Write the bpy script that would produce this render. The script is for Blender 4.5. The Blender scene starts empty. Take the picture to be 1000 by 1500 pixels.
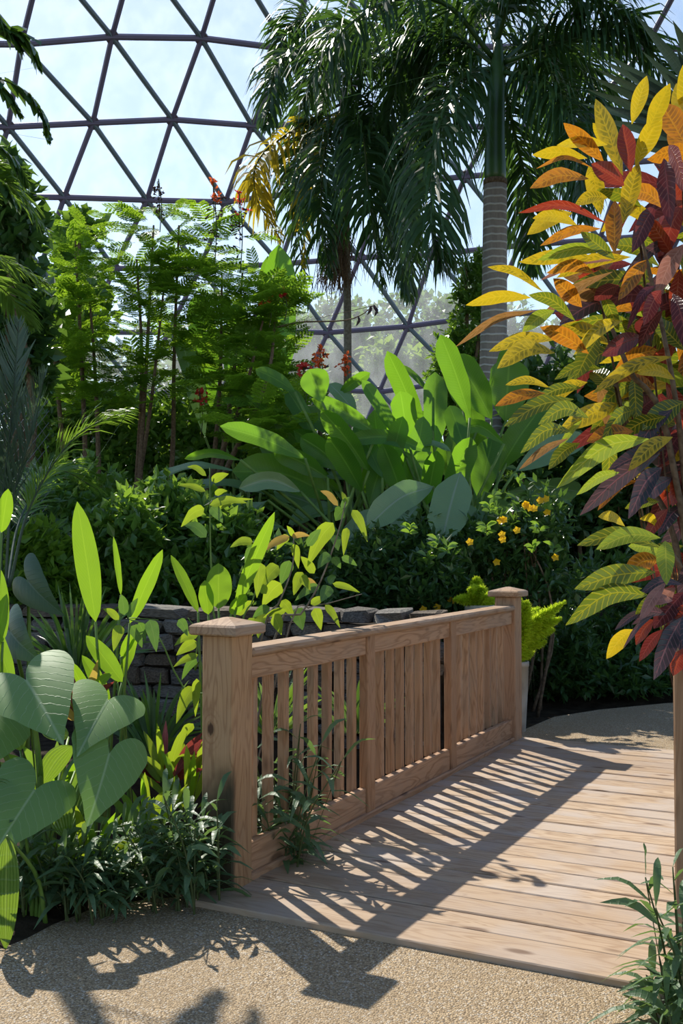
import bpy, bmesh, math, random
import numpy as np
from mathutils import Vector, Matrix
random.seed(7); rng = np.random.default_rng(7)
scene = bpy.context.scene
COL = scene.collection
# ------------------------------------------------------------------ camera, sky, sun, exposure
FPX, CAMZ = 1540.0, 1.30
PITCH = math.atan(50.0 / FPX)
cam_d = bpy.data.cameras.new('camera'); cam = bpy.data.objects.new('camera', cam_d); COL.objects.link(cam)
cam.location = (0, 0, CAMZ); cam.rotation_euler = (math.pi / 2 + PITCH, 0, 0)
cam_d.sensor_fit = 'VERTICAL'; cam_d.sensor_height = 36.0; cam_d.lens = 36.0 * FPX / 1500.0
cam_d.clip_end = 500; cam_d.clip_start = 0.05
scene.camera = cam
SUN_EL, SUN_H = math.radians(44.5), Vector((-0.46, 0.888, 0)).normalized()
SUN_DIR = (SUN_H * math.cos(SUN_EL) + Vector((0, 0, math.sin(SUN_EL)))).normalized()
w = bpy.data.worlds.new('sky'); scene.world = w; w.use_nodes = True
wn = w.node_tree; wn.nodes.clear()
sky = wn.nodes.new('ShaderNodeTexSky'); sky.sky_type = 'NISHITA'; sky.sun_disc = False
sky.sun_elevation = SUN_EL; sky.sun_rotation = math.atan2(SUN_H.x, SUN_H.y); sky.air_density = 1.0; sky.dust_density = .3
bg = wn.nodes.new('ShaderNodeBackground'); bg.inputs['Strength'].default_value = 0.13
wo = wn.nodes.new('ShaderNodeOutputWorld')
wn.links.new(sky.outputs[0], bg.inputs[0]); wn.links.new(bg.outputs[0], wo.inputs[0])
sl = bpy.data.lights.new('sun', 'SUN'); sl.energy = 4.8; sl.angle = 0.009; sl.color = (1.0, 0.94, 0.84)
so = bpy.data.objects.new('sun', sl); COL.objects.link(so); so.location = SUN_DIR * 60
so.rotation_euler = SUN_DIR.to_track_quat('Z', 'Y').to_euler()
scene.view_settings.view_transform = 'Standard'; scene.view_settings.look = 'None'
scene.view_settings.exposure = 0.42; scene.view_settings.gamma = 1.0; scene.view_settings.use_curve_mapping = False

# ------------------------------------------------------------------ photo pixel -> world
FW = Vector((0, math.cos(PITCH), math.sin(PITCH))); UPV = Vector((0, -math.sin(PITCH), math.cos(PITCH)))
CAMP = Vector((0, 0, CAMZ))
def ray(px, py): return Vector((1, 0, 0)) * ((px - 500) / FPX) + UPV * ((750 - py) / FPX) + FW
def P(px, py, Y):
    d = ray(px, py); return CAMP + d * (Y / d.y)
def G(px, py, z=0.0):
    d = ray(px, py); return CAMP + d * ((z - CAMZ) / d.z)
def M(px, Y): return px * Y / FPX          # pixels at a depth -> metres
def V3(a): return Vector((float(a[0]), float(a[1]), float(a[2])))

# ------------------------------------------------------------------ objects and tags
def tag(o, label=None, cat=None, group=None, kind=None):
    if label: o['label'] = label
    if cat: o['category'] = cat
    if group: o['group'] = group
    if kind: o['kind'] = kind
    return o
def empty(name, loc, label=None, cat=None, group=None, kind=None):
    o = bpy.data.objects.new(name, None); COL.objects.link(o); o.location = loc; o.empty_display_size = .05
    return tag(o, label, cat, group, kind)
def base_of(o):
    p = Vector((0, 0, 0))
    while o is not None: p = p + o.location; o = o.parent
    return p
def link(name, me, mat=None, parent=None, M4=None):
    o = bpy.data.objects.new(name, me); COL.objects.link(o)
    if mat is not None and len(me.materials) == 0: me.materials.append(mat)
    if parent is not None:
        o.parent = parent
        T = Matrix.Translation(-base_of(parent))
        o.matrix_basis = T @ M4 if M4 is not None else T
    elif M4 is not None: o.matrix_basis = M4
    return o
def mesh_np(name, V, F, UV=None, R=None, smooth=True):
    V = np.asarray(V, np.float32); F = np.asarray(F, np.int32); m, k = F.shape
    me = bpy.data.meshes.new(name)
    me.vertices.add(len(V)); me.vertices.foreach_set('co', V.ravel())
    me.loops.add(m * k); me.loops.foreach_set('vertex_index', F.ravel())
    me.polygons.add(m); me.polygons.foreach_set('loop_start', np.arange(0, m * k, k, dtype=np.int32))
    me.polygons.foreach_set('use_smooth', np.full(m, smooth, dtype=bool))
    me.update(calc_edges=True)
    if UV is not None:
        me.uv_layers.new(name='UVMap').data.foreach_set('uv', np.asarray(UV, np.float32)[F.ravel()].ravel())
    if R is not None:
        me.attributes.new('rnd', 'FLOAT', 'POINT').data.foreach_set('value', np.asarray(R, np.float32))
    me.validate()
    return me
class Geo:
    def __init__(s): s.V = []; s.F = []; s.U = []; s.R = []; s.n = 0
    def add(s, V, F, U=None, r=0.0):
        V = np.asarray(V, float); s.V.append(V); s.F.append(np.asarray(F, int) + s.n)
        s.U.append(np.asarray(U, float) if U is not None else np.full((len(V), 2), .25))
        s.R.append(np.full(len(V), r) if np.isscalar(r) else np.asarray(r, float)); s.n += len(V); return s
    def mesh(s, name, smooth=True):
        return mesh_np(name, np.concatenate(s.V), np.concatenate(s.F), np.concatenate(s.U), np.concatenate(s.R), smooth)
    def build(s, name, mat, parent=None, smooth=True, M4=None): return link(name, s.mesh(name, smooth), mat, parent, M4)

# ------------------------------------------------------------------ shape generators
def curve_pts(pts, k):
    """Catmull-Rom through pts, k samples"""
    p = [np.array(q, float) for q in pts]
    if len(p) == 2: return np.array([p[0] + (p[1] - p[0]) * t for t in np.linspace(0, 1, k)])
    q = [2 * p[0] - p[1]] + p + [2 * p[-1] - p[-2]]
    out = []
    for t in np.linspace(0, len(p) - 1, k):
        i = min(int(t), len(p) - 2); f = t - i
        a, b, c, d = q[i], q[i + 1], q[i + 2], q[i + 3]
        out.append(.5 * (2 * b + (c - a) * f + (2 * a - 5 * b + 4 * c - d) * f * f + (3 * b - a - 3 * c + d) * f ** 3))
    return np.array(out)
def unit(a): return a / np.maximum(np.linalg.norm(a, axis=-1, keepdims=True), 1e-9)
def tangents(S): return unit(np.gradient(S, axis=0))
def tube(S, r, n=6):
    S = np.asarray(S, float); k = len(S); T = tangents(S)
    r = np.full(k, r) if np.isscalar(r) else np.asarray(r, float)
    ref = np.array([0, 0, 1.]) if abs(T[:, 2]).mean() < .8 else np.array([1., 0, 0])
    A = unit(np.cross(T, ref)); B = np.cross(T, A)
    a = np.linspace(0, 2 * math.pi, n, endpoint=False)
    V = (S[:, None] + r[:, None, None] * (np.cos(a)[None, :, None] * A[:, None] + np.sin(a)[None, :, None] * B[:, None])).reshape(-1, 3)
    F = [[i * n + j, i * n + (j + 1) % n, (i + 1) * n + (j + 1) % n, (i + 1) * n + j] for i in range(k - 1) for j in range(n)]
    U = np.array([[j / n, i / (k - 1)] for i in range(k) for j in range(n)])
    V = np.vstack([V, S[:1], S[-1:]])            # closed ends
    c0, c1 = len(V) - 2, len(V) - 1; o = (k - 1) * n
    for j in range(0, n, 2):
        F.append([c0, (j + 2) % n, (j + 1) % n, j]); F.append([c1, o + j, o + j + 1, o + (j + 2) % n])
    return V, np.array(F), np.vstack([U, [[0, 0], [0, 1]]])
PROF = {
    'lance': lambda t: np.sin(np.pi * t ** .85) ** .85,
    'ovate': lambda t: np.sin(np.pi * t ** .62) ** .8,
    'obl':   lambda t: np.sin(np.pi * np.clip(t, 0, 1) ** .95) ** .55 * np.minimum(1, ((1 - t) / .12 + .25)),
    'strap': lambda t: np.minimum(1, np.minimum((t / .12 + .25), ((1 - t) / .4) ** .8)),
    'croton': lambda t: np.clip(np.sin(np.pi * np.clip(t, 0, 1) ** 1.12), 0, 1) ** .8 * .92,
    'paddle': lambda t: np.minimum(1, np.minimum((t / .35) ** .75, ((1 - t) / .22) ** .5)),
    'fan':   lambda t: np.sin(np.pi * np.clip(t, 0, 1) ** 1.5) ** .6,
}
def blade(S, w, N, prof='lance', fold=.15, wav=0.0, nc=5, curl=0.0, ph=None):
    """leaf blade: spine S (k,3), half widths from profile * w/2, N facing normal"""
    S = np.asarray(S, float); k = len(S); t = np.linspace(0, 1, k); T = tangents(S)
    hw = np.maximum(PROF[prof](np.clip(t, 1e-4, 1 - 1e-4)), .02) * w * .5
    N = np.broadcast_to(np.asarray(N, float), S.shape)
    A = unit(np.cross(T, N)); B = np.cross(A, T)
    u = np.linspace(-1, 1, nc); ph = rng.uniform(0, 6.3) if ph is None else ph
    off = fold * np.abs(u)[None] * hw[:, None] - curl * (u ** 2)[None] * hw[:, None]
    off = off + wav * hw[:, None] * (u ** 2)[None] * np.sin(t[:, None] * 17 + ph + 1.3 * np.sign(u)[None])
    V = S[:, None] + (u[None] * hw[:, None])[..., None] * A[:, None] + off[..., None] * B[:, None]
    U = np.stack(np.broadcast_arrays((u[None] + 1) / 2, t[:, None]), -1).reshape(-1, 2)
    i, j = np.meshgrid(np.arange(k - 1), np.arange(nc - 1), indexing='ij'); a = (i * nc + j).ravel()
    F = np.stack([a, a + 1, a + nc + 1, a + nc], 1)
    return V.reshape(-1, 3), F, U
def roll_normal(A, B, roll):
    """normal that faces the viewer, turned about the leaf axis by roll degrees"""
    T = unit(B - A); c = (A + B) / 2; v = unit(np.array([0, 0, CAMZ]) - c)
    n = unit(v - T * np.dot(v, T)); s = np.cross(T, n); r = math.radians(roll)
    return n * math.cos(r) + s * math.sin(r)
def pxleaf(parent, mat, x0, y0, x1, y1, wpx, d0, d1=None, sag=0.12, roll=None, prof='lance', fold=.18, wav=.08, k=12, name='leaf', nc=5, curl=0., r=None, nrm=None):
    """leaf from photo pixels: base, tip, width in pixels; depth from the plant that carries it"""
    d1 = d0 if d1 is None else d1
    A = np.array(P(x0, y0, d0)); B = np.array(P(x1, y1, d1)); L = np.linalg.norm(B - A)
    c = (A + B) / 2 + np.array([0, 0, sag * L]); S = curve_pts([A, c, B], k)
    roll = rng.uniform(-30, 30) if roll is None else roll
    n = roll_normal(A, B, roll)
    if nrm is not None:
        T_ = unit(B - A); n = unit(np.array(nrm) - T_ * np.dot(T_, nrm)); roll = 62.
    wd = M(wpx, (d0 + d1) / 2) / max(.35, math.cos(math.radians(roll)))
    V, F, U = blade(S, wd, n, prof, fold, wav, nc, curl)
    me = mesh_np(name, V, F, U, np.full(len(V), rng.random() if r is None else r))
    return link(name, me, mat, parent), A, B
def leaf_cloud(C, D, N, L, W, fold=.25):
    """many small leaves, one folded quad pair each; arrays (n,3)"""
    C = np.asarray(C, float); n = len(C); D = unit(D); A = unit(np.cross(D, N)); B = np.cross(A, D)
    L = np.broadcast_to(L, (n,)); W = np.broadcast_to(W, (n,))
    m = C + D * (L * .45)[:, None]
    V = np.stack([C, m + A * (W * .5)[:, None] + B * (W * fold * .5)[:, None], C + D * L[:, None], m - A * (W * .5)[:, None] + B * (W * fold * .5)[:, None]], 1).reshape(-1, 3)
    F = np.arange(4 * n).reshape(n, 4)
    U = np.tile(np.array([[.5, 0], [1, .45], [.5, 1], [0, .45]]), (n, 1))
    R = np.repeat(rng.random(n), 4)
    return V, F, U, R
def rdir(n):
    v = rng.normal(size=(n, 3)); return unit(v)
def box_mesh(name, sx, sy, sz, bev=.004, seg=1):
    bm = bmesh.new(); bmesh.ops.create_cube(bm, size=1.0)
    bmesh.ops.scale(bm, vec=(sx, sy, sz), verts=bm.verts)
    if bev: bmesh.ops.bevel(bm, geom=bm.edges[:], offset=bev, segments=seg, affect='EDGES', profile=.5)
    me = bpy.data.meshes.new(name); bm.to_mesh(me); bm.free(); return me
# ------------------------------------------------------------------ materials
def new_mat(name):
    m = bpy.data.materials.new(name); m.use_nodes = True; nt = m.node_tree; nt.nodes.clear(); return m, nt
def nd(nt, t, ins=None, **kw):
    n = nt.nodes.new('ShaderNode' + t)
    for a, b in kw.items(): setattr(n, a, b)
    for a, b in (ins or {}).items():
        if isinstance(b, bpy.types.NodeSocket): nt.links.new(b, n.inputs[a])
        else:
            if isinstance(b, tuple) and len(b) == 3 and n.inputs[a].type == 'RGBA': b = b + (1.0,)
            n.inputs[a].default_value = b
    return n
def mth(nt, op, a, b=0.0, c=None, clamp=False):
    ins = {0: a, 1: b}
    if c is not None: ins[2] = c
    return nd(nt, 'Math', ins, operation=op, use_clamp=clamp).outputs[0]
def mixc(nt, f, a, b, bt='MIX'):
    n = nd(nt, 'Mix', data_type='RGBA', blend_type=bt)
    for k, v in ((0, f), (6, a), (7, b)):
        if isinstance(v, bpy.types.NodeSocket): nt.links.new(v, n.inputs[k])
        else: n.inputs[k].default_value = (v + (1.0,) if isinstance(v, tuple) else v)
    return n.outputs[2]
def rmp(nt, v, a, b, lo=0.0, hi=1.0):
    return nd(nt, 'MapRange', {0: v, 1: a, 2: b, 3: lo, 4: hi}, interpolation_type='SMOOTHSTEP').outputs[0]
def out(nt, s): nt.links.new(s, nd(nt, 'OutputMaterial').inputs[0])
def leafmat(name, col, col2, trans, vein=None, va=.5, nlat=14, slope=.45, lw=.16, mid=.05, rough=.42, tf=.45, spot=None, spotamt=.5, spotscale=30., spec=.4, bump=.25, edge=None):
    m, nt = new_mat(name)
    uv = nd(nt, 'UVMap', uv_map='UVMap').outputs[0]; sx = nd(nt, 'SeparateXYZ', {0: uv})
    ax = mth(nt, 'MULTIPLY', mth(nt, 'ABSOLUTE', mth(nt, 'SUBTRACT', sx.outputs[0], .5)), 2.0)
    oi = nd(nt, 'ObjectInfo').outputs['Random']; at = nd(nt, 'Attribute', attribute_name='rnd').outputs['Fac']
    rnd = mth(nt, 'FRACT', mth(nt, 'ADD', mth(nt, 'MULTIPLY', oi, .37), at))
    geo = nd(nt, 'TexCoord').outputs['Object']
    noi = nd(nt, 'TexNoise', {'Vector': geo, 'Scale': spotscale, 'Detail': 2.0}).outputs['Fac']
    f = mth(nt, 'ADD', mth(nt, 'MULTIPLY', rnd, .75), mth(nt, 'MULTIPLY', mth(nt, 'SUBTRACT', noi, .5), .5), clamp=True)
    base = mixc(nt, f, col, col2)
    if edge: base = mixc(nt, rmp(nt, ax, .8, 1.0), base, edge)
    wig = mth(nt, 'MULTIPLY', mth(nt, 'SUBTRACT', noi, .5), .6)
    la = mth(nt, 'FRACT', mth(nt, 'ADD', mth(nt, 'MULTIPLY', mth(nt, 'SUBTRACT', sx.outputs[1], mth(nt, 'MULTIPLY', ax, slope * .22)), float(nlat)), wig))
    lat = rmp(nt, mth(nt, 'ABSOLUTE', mth(nt, 'SUBTRACT', la, .5)), 0.0, lw, 1.0, 0.0)
    if spot: base = mixc(nt, mth(nt, 'MULTIPLY', mth(nt, 'MULTIPLY', rmp(nt, noi, .4, .52), spotamt), mth(nt, 'MULTIPLY', mth(nt, 'SUBTRACT', 1., lat), rmp(nt, ax, .5, .95, 1., 0.))), base, spot)
    midm = rmp(nt, ax, 0.0, mid * 2, 1.0, 0.0)
    full = base
    if vein: full = mixc(nt, mth(nt, 'MAXIMUM', midm, mth(nt, 'MULTIPLY', lat, va)), base, vein)
    tr = mixc(nt, .4, trans, full)
    bmp = nd(nt, 'Bump', {'Strength': bump, 'Distance': .006, 'Height': mth(nt, 'ADD', lat, midm)}).outputs[0]
    pb = nd(nt, 'BsdfPrincipled', {'Base Color': full, 'Roughness': rough, 'Specular IOR Level': spec, 'Normal': bmp}).outputs[0]
    tl = nd(nt, 'BsdfTranslucent', {'Color': tr}).outputs[0]
    out(nt, nd(nt, 'MixShader', {0: tf, 1: pb, 2: tl}).outputs[0]); return m
def plain(name, col, col2=None, rough=.7, scale=20., bump=0.2, spec=.3, metal=0., bdist=.01, detail=4.):
    m, nt = new_mat(name); geo = nd(nt, 'TexCoord').outputs['Object']
    noi = nd(nt, 'TexNoise', {'Vector': geo, 'Scale': scale, 'Detail': detail}).outputs['Fac']
    c = mixc(nt, rmp(nt, noi, .3, .7), col, col2 or col)
    b = nd(nt, 'Bump', {'Strength': bump, 'Distance': bdist, 'Height': noi}).outputs[0]
    out(nt, nd(nt, 'BsdfPrincipled', {'Base Color': c, 'Roughness': rough, 'Specular IOR Level': spec, 'Metallic': metal, 'Normal': b}).outputs[0]); return m
def woodmat(name, light, dark, knot, grey, greyamt=.3, stain=0.0):
    m, nt = new_mat(name); geo = nd(nt, 'TexCoord').outputs['Object']; oi = nd(nt, 'ObjectInfo').outputs['Random']
    offs = nd(nt, 'CombineXYZ', {0: mth(nt, 'MULTIPLY', oi, 37.), 1: mth(nt, 'MULTIPLY', oi, 11.), 2: mth(nt, 'MULTIPLY', oi, 5.)}).outputs[0]
    p = nd(nt, 'VectorMath', {0: geo, 1: offs}, operation='ADD').outputs[0]
    pm = nd(nt, 'Mapping', {'Vector': p, 'Scale': (1.3, 9., 9.)}).outputs[0]
    low = nd(nt, 'TexNoise', {'Vector': pm, 'Scale': 1.0, 'Detail': 3., 'Distortion': .6}).outputs['Fac']
    rings = mth(nt, 'FRACT', mth(nt, 'MULTIPLY', low, 11.))
    rg = rmp(nt, mth(nt, 'ABSOLUTE', mth(nt, 'SUBTRACT', rings, .5)), .18, .5)
    fine = nd(nt, 'TexNoise', {'Vector': nd(nt, 'Mapping', {'Vector': p, 'Scale': (4., 160., 160.)}).outputs[0], 'Scale': 1., 'Detail': 3.}).outputs['Fac']
    vor = nd(nt, 'TexVoronoi', {'Vector': nd(nt, 'Mapping', {'Vector': p, 'Scale': (2.6, 7., 7.)}).outputs[0], 'Scale': 1., 'Randomness': 1.}).outputs['Distance']
    kn = rmp(nt, vor, .07, .17, 1., 0.)
    patch = nd(nt, 'TexNoise', {'Vector': p, 'Scale': 3.5, 'Detail': 4.}).outputs['Fac']
    c = mixc(nt, mth(nt, 'MULTIPLY', rg, .75), light, dark)
    c = mixc(nt, mth(nt, 'MULTIPLY', rmp(nt, fine, .4, .7), .35), c, dark)
    c = mixc(nt, mth(nt, 'MULTIPLY', rmp(nt, patch, .4, .65), greyamt), c, grey)
    c = mixc(nt, mth(nt, 'MULTIPLY', mth(nt, 'SUBTRACT', oi, .25), .7, clamp=True), c, dark)
    c = mixc(nt, mth(nt, 'MULTIPLY', kn, .8), c, knot)
    if stain:
        dv = nd(nt, 'VectorMath', {0: nd(nt, 'VectorMath', {0: geo, 1: (.19, .028, .07)}, operation='SUBTRACT').outputs[0], 1: (.62, 1., .3)}, operation='MULTIPLY').outputs[0]
        dk = mth(nt, 'ADD', nd(nt, 'VectorMath', {0: dv}, operation='LENGTH').outputs['Value'], mth(nt, 'MULTIPLY', mth(nt, 'SUBTRACT', fine, .5), .012))
        sw = mth(nt, 'MULTIPLY', rmp(nt, mth(nt, 'SINE', mth(nt, 'MULTIPLY', dk, 420.)), .2, .9), rmp(nt, dk, .02, .07, .55, 0.))
        c = mixc(nt, sw, c, dark); c = mixc(nt, rmp(nt, dk, .010, .019, .95, 0.), c, knot)
        sx = nd(nt, 'SeparateXYZ', {0: geo}).outputs[0]      # board length axis, foot of the post is at negative x
        st = mth(nt, 'ADD', sx, mth(nt, 'MULTIPLY', mth(nt, 'SUBTRACT', patch, .5), .7))
        sy = rmp(nt, nd(nt, 'SeparateXYZ', {0: geo}).outputs[2], .04, .068)
        c = mixc(nt, mth(nt, 'MULTIPLY', rmp(nt, st, -.14, .18, stain, 0.), mth(nt, 'ADD', .25, mth(nt, 'MULTIPLY', sy, .75))), c, (.035, .035, .022))
    h = mth(nt, 'ADD', mth(nt, 'MULTIPLY', fine, .5), mth(nt, 'MULTIPLY', rg, -.4))
    b = nd(nt, 'Bump', {'Strength': .35, 'Distance': .004, 'Height': h}).outputs[0]
    out(nt, nd(nt, 'BsdfPrincipled', {'Base Color': c, 'Roughness': .72, 'Specular IOR Level': .25, 'Normal': b}).outputs[0]); return m
def pebblemat(name):
    m, nt = new_mat(name); geo = nd(nt, 'TexCoord').outputs['Object']
    v = nd(nt, 'TexVoronoi', {'Vector': geo, 'Scale': 170.}); big = nd(nt, 'TexNoise', {'Vector': geo, 'Scale': 1.6, 'Detail': 5.}).outputs['Fac']
    s = nd(nt, 'SeparateColor', {0: v.outputs['Color']}).outputs[0]
    c = mixc(nt, s, (.23, .155, .08), (.58, .43, .25)); c = mixc(nt, rmp(nt, nd(nt, 'SeparateColor', {0: v.outputs['Color']}).outputs[1], .75, .95), c, (.62, .54, .42))
    c = mixc(nt, rmp(nt, v.outputs['Distance'], .35, .75, 0., .6), c, (.11, .08, .05))
    c = mixc(nt, mth(nt, 'MULTIPLY', rmp(nt, big, .42, .62), .35), c, (.30, .215, .12))
    b = nd(nt, 'Bump', {'Strength': .8, 'Distance': .006, 'Height': mth(nt, 'SUBTRACT', 1., v.outputs['Distance'])}).outputs[0]
    out(nt, nd(nt, 'BsdfPrincipled', {'Base Color': c, 'Roughness': .75, 'Specular IOR Level': .3, 'Normal': b}).outputs[0]); return m
def panemat(name):
    m, nt = new_mat(name); geo = nd(nt, 'TexCoord').outputs['Object']
    noi = nd(nt, 'TexNoise', {'Vector': nd(nt, 'Mapping', {'Vector': geo, 'Scale': (1., 1., .35)}).outputs[0], 'Scale': 1.4, 'Detail': 5., 'Roughness': .6}).outputs['Fac']
    haze = rmp(nt, noi, .3, .75, .11, .22)
    tr = nd(nt, 'BsdfTransparent', {'Color': (.93, .96, .97)}).outputs[0]
    tl = nd(nt, 'BsdfTranslucent', {'Color': (.86, .9, .93)}).outputs[0]
    gl = nd(nt, 'BsdfGlossy', {'Color': (1., 1., 1.), 'Roughness': .08}).outputs[0]
    a = nd(nt, 'MixShader', {0: haze, 1: tr, 2: tl}).outputs[0]
    out(nt, nd(nt, 'MixShader', {0: .03, 1: a, 2: gl}).outputs[0]); return m
def ringmat(name):
    m, nt = new_mat(name); geo = nd(nt, 'TexCoord').outputs['Object']; z = nd(nt, 'SeparateXYZ', {0: geo}).outputs[2]
    noi = nd(nt, 'TexNoise', {'Vector': nd(nt, 'Mapping', {'Vector': geo, 'Scale': (3., 3., 1.)}).outputs[0], 'Scale': 1.2, 'Detail': 3.}).outputs['Fac']
    fr = mth(nt, 'FRACT', mth(nt, 'ADD', mth(nt, 'MULTIPLY', z, 10.5), mth(nt, 'MULTIPLY', noi, .8)))
    f = rmp(nt, mth(nt, 'ABSOLUTE', mth(nt, 'SUBTRACT', fr, .5)), .04, .2, 1., 0.)
    grain = nd(nt, 'TexNoise', {'Vector': nd(nt, 'Mapping', {'Vector': geo, 'Scale': (20., 20., 4.)}).outputs[0], 'Scale': 1.5, 'Detail': 4.}).outputs['Fac']
    c = mixc(nt, grain, (.19, .155, .135), (.36, .31, .27)); c = mixc(nt, mth(nt, 'MULTIPLY', f, .85), c, (.58, .55, .50))
    b = nd(nt, 'Bump', {'Strength': .5, 'Distance': .02, 'Height': f}).outputs[0]
    out(nt, nd(nt, 'BsdfPrincipled', {'Base Color': c, 'Roughness': .8, 'Specular IOR Level': .2, 'Normal': b}).outputs[0]); return m

W_RAIL = woodmat('redwood', (.49, .30, .175), (.285, .155, .08), (.10, .05, .028), (.36, .27, .2), .35)
W_POST = woodmat('redwood_post', (.54, .335, .175), (.30, .155, .072), (.07, .035, .02), (.42, .3, .2), .3, stain=.93)
W_CAP = woodmat('redwood_cap', (.42, .27, .16), (.25, .145, .08), (.1, .05, .03), (.38, .3, .24), .5)
W_DECK = woodmat('deck_wood', (.50, .375, .255), (.31, .205, .125), (.13, .075, .045), (.46, .40, .35), .65)
PATH = pebblemat('exposed_aggregate')
SOIL = plain('soil', (.022, .015, .009), (.05, .036, .022), .95, 9., .8, .1, bdist=.05)
LAWN = plain('lawn', (.05, .10, .02), (.09, .15, .04), .9, 2., .5, .1)
STRUT = plain('strut_paint', (.13, .115, .19), (.17, .15, .24), .45, 2., .05, .5)
STRUT2 = plain('strut_paint_green', (.11, .16, .2), (.15, .2, .24), .45, 2., .05, .5)
HUB = plain('hub_paint', (.11, .09, .11), (.15, .12, .14), .5, 5., .1, .5)
PANE = panemat('acrylic_pane')
STONE = [plain('stone_%s' % n, a, b, .85, 14., .7, .25, bdist=.02) for n, a, b in (('grey', (.06, .052, .045), (.16, .14, .12)), ('brown', (.075, .058, .042), (.18, .14, .1)), ('pale', (.11, .1, .088), (.24, .22, .19)))]
MORTAR = plain('mortar', (.05, .045, .04), (.09, .08, .07), .95, 20., .6, .1)
BARK = plain('bark', (.10, .065, .04), (.20, .14, .09), .85, 40., .5, .2)
BARKG = plain('bark_grey', (.16, .13, .10), (.28, .24, .2), .85, 30., .5, .2)
FIBRE = plain('palm_fibre', (.13, .075, .05), (.30, .19, .13), .95, 60., .8, .1)
RINGS = ringmat('ringed_trunk')
SHAFT = plain('crownshaft_green', (.035, .085, .022), (.05, .12, .03), .35, 4., .05, .5)
STEMG = plain('green_stem', (.10, .19, .03), (.16, .26, .05), .5, 12., .1, .4)
STEMD = plain('dark_stem', (.05, .075, .02), (.09, .11, .04), .6, 20., .2, .3)
POT = plain('pot_clay', (.33, .31, .27), (.45, .43, .38), .8, 9., .25, .2)
WIRE = plain('fence_wire', (.22, .23, .23), (.3, .31, .31), .45, 9., .0, .5, metal=.6)

L_PALM = leafmat('palm_leaflet', (.026, .068, .026), (.042, .10, .03), (.15, .30, .03), None, rough=.42, tf=.32, spec=.4, bump=0.)
L_PALMY = leafmat('palm_leaflet_yellow', (.38, .29, .02), (.25, .24, .02), (.85, .62, .03), None, rough=.45, tf=.5, bump=0.)
L_PALML = leafmat('palm_leaflet_light', (.07, .16, .025), (.10, .20, .04), (.32, .50, .05), None, rough=.4, tf=.45, bump=0.)
L_SILVER = leafmat('palm_leaflet_silver', (.075, .12, .085), (.10, .155, .11), (.16, .26, .08), None, rough=.38, tf=.3, bump=0.)
L_STIFF = leafmat('stiff_blade', (.045, .075, .06), (.065, .10, .08), (.08, .14, .06), (.10, .13, .10), .1, 30, 0., rough=.4, tf=.12, mid=.03)
L_FEATHER = leafmat('feathery_leaf', (.075, .19, .022), (.15, .30, .03), (.60, .88, .04), None, rough=.5, tf=.5, bump=0.)
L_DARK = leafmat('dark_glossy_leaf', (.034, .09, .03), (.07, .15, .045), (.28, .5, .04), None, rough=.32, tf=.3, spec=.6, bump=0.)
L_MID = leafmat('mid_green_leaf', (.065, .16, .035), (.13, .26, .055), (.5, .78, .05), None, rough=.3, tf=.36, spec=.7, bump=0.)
L_LIGHT = leafmat('sunlit_green_leaf', (.08, .18, .025), (.13, .26, .03), (.4, .62, .04), None, rough=.4, tf=.45, bump=0.)  # paler green carries the sunlight on the trailing shrub
L_FAR = leafmat('far_tree_leaf', (.05, .11, .03), (.085, .17, .045), (.3, .5, .05), None, rough=.5, tf=.4, bump=0.)
L_FARY = leafmat('far_tree_leaf_yellow', (.14, .22, .04), (.2, .3, .05), (.5, .7, .06), None, rough=.5, tf=.4, bump=0.)
L_BOP = leafmat('paddle_leaf', (.045, .14, .022), (.06, .17, .026), (.40, .80, .025), (.17, .32, .05), .2, 30, .35, lw=.2, rough=.3, tf=.5, spec=.55, mid=.045, bump=.25)
L_BOPG = leafmat('paddle_leaf_glossy_sunlit', (.14, .25, .10), (.175, .29, .125), (.28, .55, .05), (.26, .34, .22), .18, 46, .25, lw=.2, rough=.24, tf=.2, spec=.75, mid=.05, bump=.25)  # glossy paddle leaf, with sun sheen worked into the paler green
L_CANNA = leafmat('canna_leaf', (.09, .22, .02), (.13, .27, .022), (.45, .72, .02), (.24, .40, .04), .22, 26, .8, lw=.22, rough=.4, tf=.52, mid=.04)
L_PLEAT = leafmat('pleated_leaf', (.075, .17, .035), (.10, .21, .04), (.42, .6, .03), (.25, .36, .1), .0, 8, 0., rough=.3, tf=.42, spec=.6, mid=.04)
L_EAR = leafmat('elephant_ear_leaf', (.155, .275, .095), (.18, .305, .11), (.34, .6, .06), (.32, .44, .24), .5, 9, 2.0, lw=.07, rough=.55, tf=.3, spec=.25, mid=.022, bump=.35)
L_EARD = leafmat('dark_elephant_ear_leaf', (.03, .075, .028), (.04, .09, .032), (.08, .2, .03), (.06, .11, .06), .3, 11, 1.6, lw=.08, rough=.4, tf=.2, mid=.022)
L_YOUNG = leafmat('young_shrub_leaf', (.11, .22, .025), (.17, .29, .03), (.55, .68, .025), (.25, .36, .06), .25, 14, .8, lw=.16, rough=.36, tf=.48, mid=.04)
L_YOUNGD = leafmat('young_shrub_leaf_green', (.06, .15, .05), (.09, .19, .06), (.25, .45, .03), (.18, .28, .1), .3, 14, .8, lw=.16, rough=.32, tf=.35, mid=.04)
L_YOUNGO = leafmat('young_shrub_leaf_bronze', (.35, .24, .06), (.4, .2, .08), (.7, .5, .08), (.35, .3, .08), .3, 14, .8, rough=.4, tf=.45)
L_LANCE = leafmat('narrow_dark_leaf', (.075, .145, .068), (.12, .2, .1), (.28, .45, .06), (.10, .15, .09), .0, 8, 0., rough=.45, tf=.32, spec=.4, mid=.05)
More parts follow.
